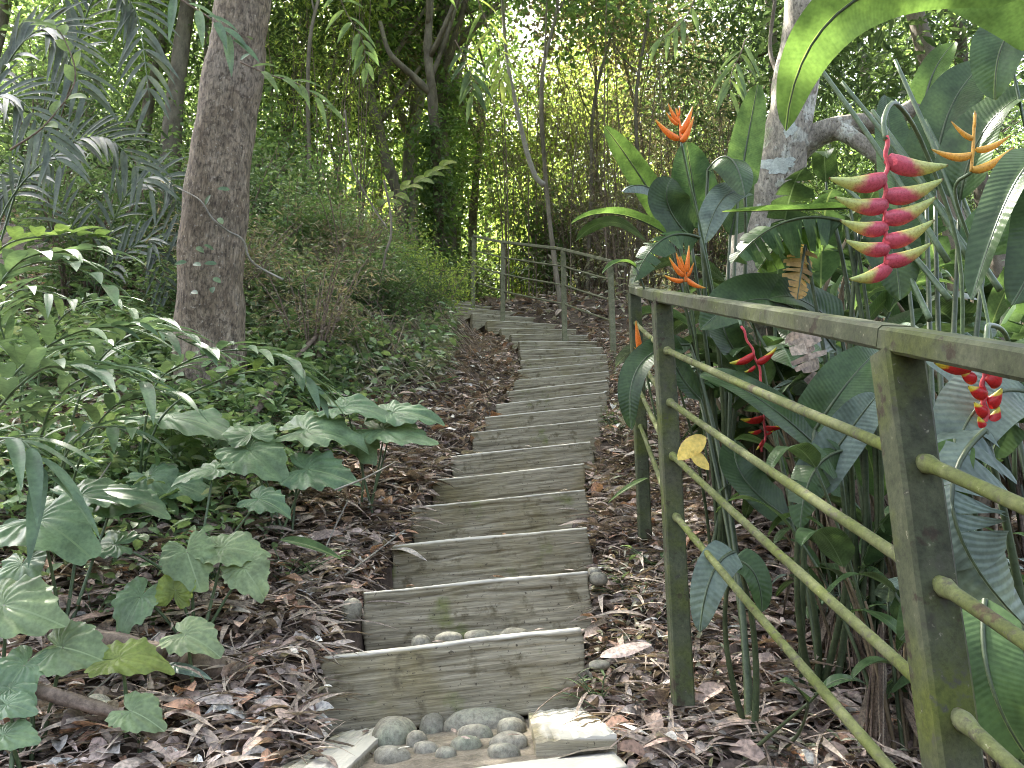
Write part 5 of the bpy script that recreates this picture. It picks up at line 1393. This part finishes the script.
def bract(root, a, b, depth, mat, fat=.5, lift=.12, name='bract', flat=.62):
    p0 = P(a[0], a[1], depth); p1 = P(b[0], b[1], depth - .01)
    L = np.linalg.norm(p1 - p0)
    n = 22; t = np.linspace(0, 1, n)
    upv = np.array([0, -.26, .966])
    c = p0 + (p1 - p0) * t[:, None] + upv * (L * lift * (-np.sin(np.pi * t ** .8) * .9))[:, None]
    prof = fat * L * .5 * np.clip(np.sin(np.pi * np.clip(t * .93 + .05, 0, 1) ** .62), .0, 1) ** .85 * (1 - .25 * t) + L * .012
    T = unit(np.gradient(c, axis=0)); S = unit(np.cross(T, upv)); N = np.cross(S, T)
    K = 16; a_ = np.arange(K) / K * 2 * math.pi
    # angle 0 = upper rim; pinched keel below
    rr = np.cos(a_) * (1 + 0 * a_)
    V = c[:, None] + prof[:, None, None] * (np.cos(a_)[None, :, None] * N[:, None] * np.where(np.cos(a_) > 0, .75, 1.0)[None, :, None] + flat * np.sin(a_)[None, :, None] * (1 - .35 * np.abs(np.cos(a_)) ** 3)[None, :, None] * S[:, None])
    U = np.stack(np.broadcast_arrays(a_[None] / 6.2832, t[:, None]), -1)
    ii, jj = np.meshgrid(np.arange(n - 1), np.arange(K), indexing='ij'); j2 = (jj + 1) % K
    mb = MB(); mb.add(V, np.stack([ii * K + jj, ii * K + j2, (ii + 1) * K + j2, (ii + 1) * K + jj], -1), U)
    return part(mb, name, mat, root)

def flower(plant, pts, depth, bracts, mat, stem_mat, r=.0035, fat=.42, stem_to=None, lift=.12, stem_r=.004):
    sp_ = spline([P(x, y, depth) for x, y in pts], 26)
    if len(bracts) > 6:   # zigzag rachis
        sp_[:, 0] += .0035 * np.sin(np.linspace(0, 5 * 2 * math.pi, 26))
    mb = MB(); tube(mb, sp_, r, 8, lump=.1)
    f = part(mb, 'flower', stem_mat, plant)
    for b in bracts: bract(f, b[0], b[1], depth + (random.uniform(-.004, .004)), mat, fat, lift)
    if stem_to is not None:
        mb = MB(); tube(mb, spline(stem_to, 24), np.linspace(stem_r * 1.2, stem_r, 24), 7)
        part(mb, 'flower_stalk', M['stalk'], plant)
    return f
B = [((888, 157), (948, 165)), ((884, 176), (829, 178)), ((886, 193), (943, 179)), ((886, 202), (835, 197)), ((884, 216), (936, 197)), ((886, 225), (840, 220)), ((884, 239), (934, 220)), ((888, 246), (845, 240)), ((885, 259), (931, 243)), ((890, 264), (849, 279))]
flower(h3, [(886, 136), (887, 160), (885, 185), (884, 210), (886, 235), (888, 266)], 1.72, B, M['bract_red'], M['rachis'], .0052, .38,
       [P(886, 140, 1.72), P(884, 118, 1.74), P(897, 104, 1.85), P(925, 150, 1.95), P(960, 260, 2.0), P(960, 420, 2.05)], stem_r=.005)
B6 = [((972, 352), (934, 362)), ((985, 356), (962, 362)), ((978, 364), (997, 360)), ((975, 377), (960, 371)), ((988, 384), (1000, 362)), ((985, 392), (968, 386)), ((988, 404), (1002, 388)), ((986, 412), (974, 402)), ((990, 424), (999, 406)), ((986, 428), (978, 416))]
flower(h5, [(986, 342), (984, 365), (984, 395), (988, 426)], 1.62, B6, M['bract_deep'], M['rachis'], .005, .8, [P(986, 342, 1.62), P(990, 325, 1.66), P(1010, 350, 1.75), P(1015, 480, 1.8)], stem_r=.005)
B5 = [((753, 354), (729, 363)), ((757, 362), (777, 347)), ((755, 366), (744, 372)), ((763, 417), (740, 419)), ((765, 427), (785, 425)), ((761, 430), (748, 432)), ((763, 440), (756, 450)), ((766, 434), (774, 430))]
flower(h6, [(741, 326), (750, 345), (757, 362), (763, 390), (765, 430), (762, 452)], 2.45, B5, M['bract_deep'], M['rachis'], .004, .34, [P(741, 326, 2.45), P(738, 312, 2.5), P(755, 330, 2.65), P(785, 480, 2.6)])
# upright orange flowers
flower(h1, [(681, 142), (680, 125), (676, 108)], 2.9, [((679, 138), (655, 119)), ((680, 132), (693, 106)), ((679, 122), (668, 103)), ((679, 116), (680, 104)), ((681, 141), (694, 116)), ((678, 124), (666, 112))], M['bract_orange'], M['bract_orange'], .004, .26,
       [P(681, 142, 2.9), P(689, 180, 2.95), P(700, 225, 3.0), P(712, 285, 3.05), P(718, 330, 3.1)])
flower(h1, [(686, 282), (684, 268), (680, 256)], 2.6, [((684, 275), (669, 257)), ((684, 272), (676, 252)), ((686, 272), (689, 245)), ((686, 278), (706, 288)), ((683, 280), (664, 275)), ((687, 276), (694, 262))], M['bract_orange'], M['bract_orange'], .004, .26,
       [P(686, 282, 2.6), P(692, 310, 2.65), P(700, 380, 2.7), P(708, 480, 2.8)])
flower(h7, [(642, 352), (641, 345), (638, 340)], 2.9, [((641, 351), (636, 320)), ((642, 352), (653, 358)), ((641, 352), (634, 347)), ((643, 353), (651, 344))], M['bract_orange'], M['bract_orange'], .0035, .26, [P(642, 352, 2.9), P(652, 400, 2.95), P(668, 470, 3.0)])
flower(h4, [(971, 172), (973, 150), (974, 130), (975, 113)], 1.95, [((971, 154), (931, 149)), ((974, 138), (951, 121)), ((976, 149), (1011, 135)), ((972, 169), (1014, 147)), ((975, 127), (975, 110))], M['bract_yellow'], M['bract_yellow'], .004, .22,
       [P(971, 172, 1.95), P(955, 192, 2.0), P(975, 260, 2.05), P(1000, 380, 2.0)])
flower(h4, [(1003, 32), (1005, 22), (1008, 12)], 2.3, [((1003, 30), (990, 24)), ((1004, 28), (1016, 16)), ((1005, 24), (1004, 8))], M['bract_orange'], M['bract_orange'], .004, .3, [P(1003, 32, 2.3), P(1015, 80, 2.3), P(1040, 200, 2.2)])

# yellow dead leaf caught on the second rod, dried leaf hanging
def loose_leaf(name, a, b, d, wpx, mat, label, up, fold=.3, arch=.05, curl=.6, cat='dead leaf', prof='oval', tear=0):
    p0, p1 = P(*a, d), P(*b, d)
    mb = MB(); blade(mb, p0, p1, wpx / FPX * d, up=up, arch=arch, fold=fold, nu=14, nv=6, prof=prof, curl=curl, tear=tear)
    o = mb.build(name, mat, origin=p0); return tag(o, label, cat)
M['dry_yellow'] = G('dry_yellow_leaf', [(.62, .46, .05), (.68, .52, .08)], .35, .6)
loose_leaf('dead_leaf', (706, 437), (678, 460), 2.15, 20, M['dry_yellow'], 'yellow dead leaf caught on the rod beside the second post', (0, -1, .3))
loose_leaf('dead_leaf', (690, 452), (709, 470), 2.14, 14, M['dry_yellow'], 'curled yellow leaf tip hanging just under the yellow dead leaf', (0, -1, .3))
loose_leaf('dead_leaf', (795, 312), (818, 392), 2.35, 36, M['strand'], 'large shrivelled brown leaf hanging behind the top rail', (.3, -1, .1), fold=.7, tear=3)
loose_leaf('dead_leaf', (280, 540), (342, 560), 2.9, 18, M['heli'], 'long green leaf blade fallen on the litter left of the stair', (0, -.6, 1), fold=.4, cat='fallen leaf', prof='lance', curl=.2)
loose_leaf('dead_leaf', (162, 666), (212, 680), 2.2, 16, M['heli_blue'], 'grey-green narrow fallen leaf lying below the small taro leaf', (0, -.6, 1), fold=.2, cat='fallen leaf', prof='lance', curl=.2)
loose_leaf('dead_leaf', (648, 478), (608, 503), 3.1, 9, M['heli_bright'], 'fresh green blade lying on litter right of the stair by the third post', (0, -.6, 1), fold=.4, cat='fallen leaf', prof='lance', curl=.2)
loose_leaf('dead_leaf', (600, 657), (652, 645), 2.25, 20, M['litter'], 'broad pale brown leaf on the litter between stair and second post', (0, -.6, 1), fold=.3, cat='fallen leaf', prof='oval', curl=1)
# lichen patch lies on the bark of the leaning trunk
from mathutils.bvhtree import BVHTree
trk = [c for c in rt.children if c.name.startswith('trunk')][0]
o_w = world_origin(rt)
bvh = BVHTree.FromPolygons([Vector(np.array(v.co) + o_w) for v in trk.data.vertices], [tuple(p.vertices) for p in trk.data.polygons])
def patch(px, py, rx, ry, ang, seed):
    g = np.random.default_rng(seed); ph = g.random(4) * 6.28
    mb = MB(); NQ, NT = 10, 60
    V = []
    for a in range(NQ):
        for b in range(NT):
            th = b / NT * 6.2832; q = (.02 + a / (NQ - 1) * .98)
            r = q * (1 + .16 * math.sin(th * 3 + ph[0]) + .1 * math.sin(th * 7 + ph[1]) + .05 * math.sin(th * 15 + ph[2]))
            x, y = r * rx * math.cos(th), r * ry * math.sin(th)
            d = P(px + x * math.cos(ang) - y * math.sin(ang), py + x * math.sin(ang) + y * math.cos(ang), 1.0)
            hit, nrm, idx, dist = bvh.ray_cast(Vector((0, 0, 0)), Vector(d).normalized())
            V.append(np.array(hit) - unit(d) * .003 if hit else None)
    last = next(v for v in V if v is not None)
    for k in range(len(V)):
        if V[k] is None: V[k] = last
        last = V[k]
    ii, jj = np.meshgrid(np.arange(NQ - 1), np.arange(NT), indexing='ij'); j2 = (jj + 1) % NT
    mb.add(V, np.stack([ii * NT + jj, (ii + 1) * NT + jj, (ii + 1) * NT + j2, ii * NT + j2], -1))
    part(mb, 'lichen_patch', M['lichen'], rt)
patch(778, 165, 17, 8, -.1, 1)
patch(790, 128, 6, 9, .2, 2)
patch(786, 190, 7, 4, .2, 3)

# ------------------------------------------------------------------ leafy twigs hanging into the frame at the top
def hanging(label, pts, d, n, ll, lw, mat, droop=.6, seed=1, ang=55):
    p = [P(x, y, d) for x, y in pts]
    root = empty('leafy_twig', p[0], label, 'branch', 'leafy twigs hanging in at the top')
    shoot(root, p, n, ll, lw, mat, M['twig'], ang=ang, droop=droop, r=.005, start=.15, name='foliage', side_up=(0, -1, .6))
hanging('leafy twig with long bluish leaves hanging in front of the large trunk top', [(150, -20), (185, 2), (215, 22), (232, 40)], 3.2, 9, .16, .04, M['ginger'], .5)
hanging('twig with broad pale green leaves at the upper left', [(10, 150), (45, 125), (75, 80), (62, 35), (45, 25)], 3.4, 11, .12, .06, M['ginger_lime'], .3)
hanging('twig with long bright leaves right of the large trunk', [(240, 62), (270, 75), (300, 85), (325, 105)], 4.3, 9, .2, .035, M['ginger_lime'], .5)
hanging('bright leaf cluster hanging left of the leaning trunk', [(745, 40), (740, 55), (732, 72), (730, 90)], 4.6, 11, .17, .032, M['ginger_lime'], .9, ang=70)
hanging('drooping bamboo leaves high in the middle, before the bright crowns', [(470, -20), (490, 30), (505, 62), (500, 85)], 6.5, 14, .24, .04, M['cr_yellow'], .8, ang=70)
hanging('dark drooping leaf spray high above the bend of the stair', [(455, 40), (470, 70), (472, 95)], 6.2, 12, .2, .05, M['cr_dark'], .7, ang=70)
hanging('bright leafy twig hanging high, right of the middle', [(700, -20), (690, 10), (675, 30), (660, 40)], 5.0, 11, .18, .035, M['ginger_lime'], .7, ang=65)
hanging('green leafy twig at the top between the large trunk and the forked tree', [(330, -30), (345, 10), (362, 40), (366, 70)], 5.5, 14, .17, .05, M['cr_green'], .5, ang=65)
hanging('twig with yellow-green leaves low above the stair bend', [(372, 215), (395, 195), (425, 178), (445, 165)], 8.5, 14, .24, .10, M['cr_yellow'], .3, ang=60)
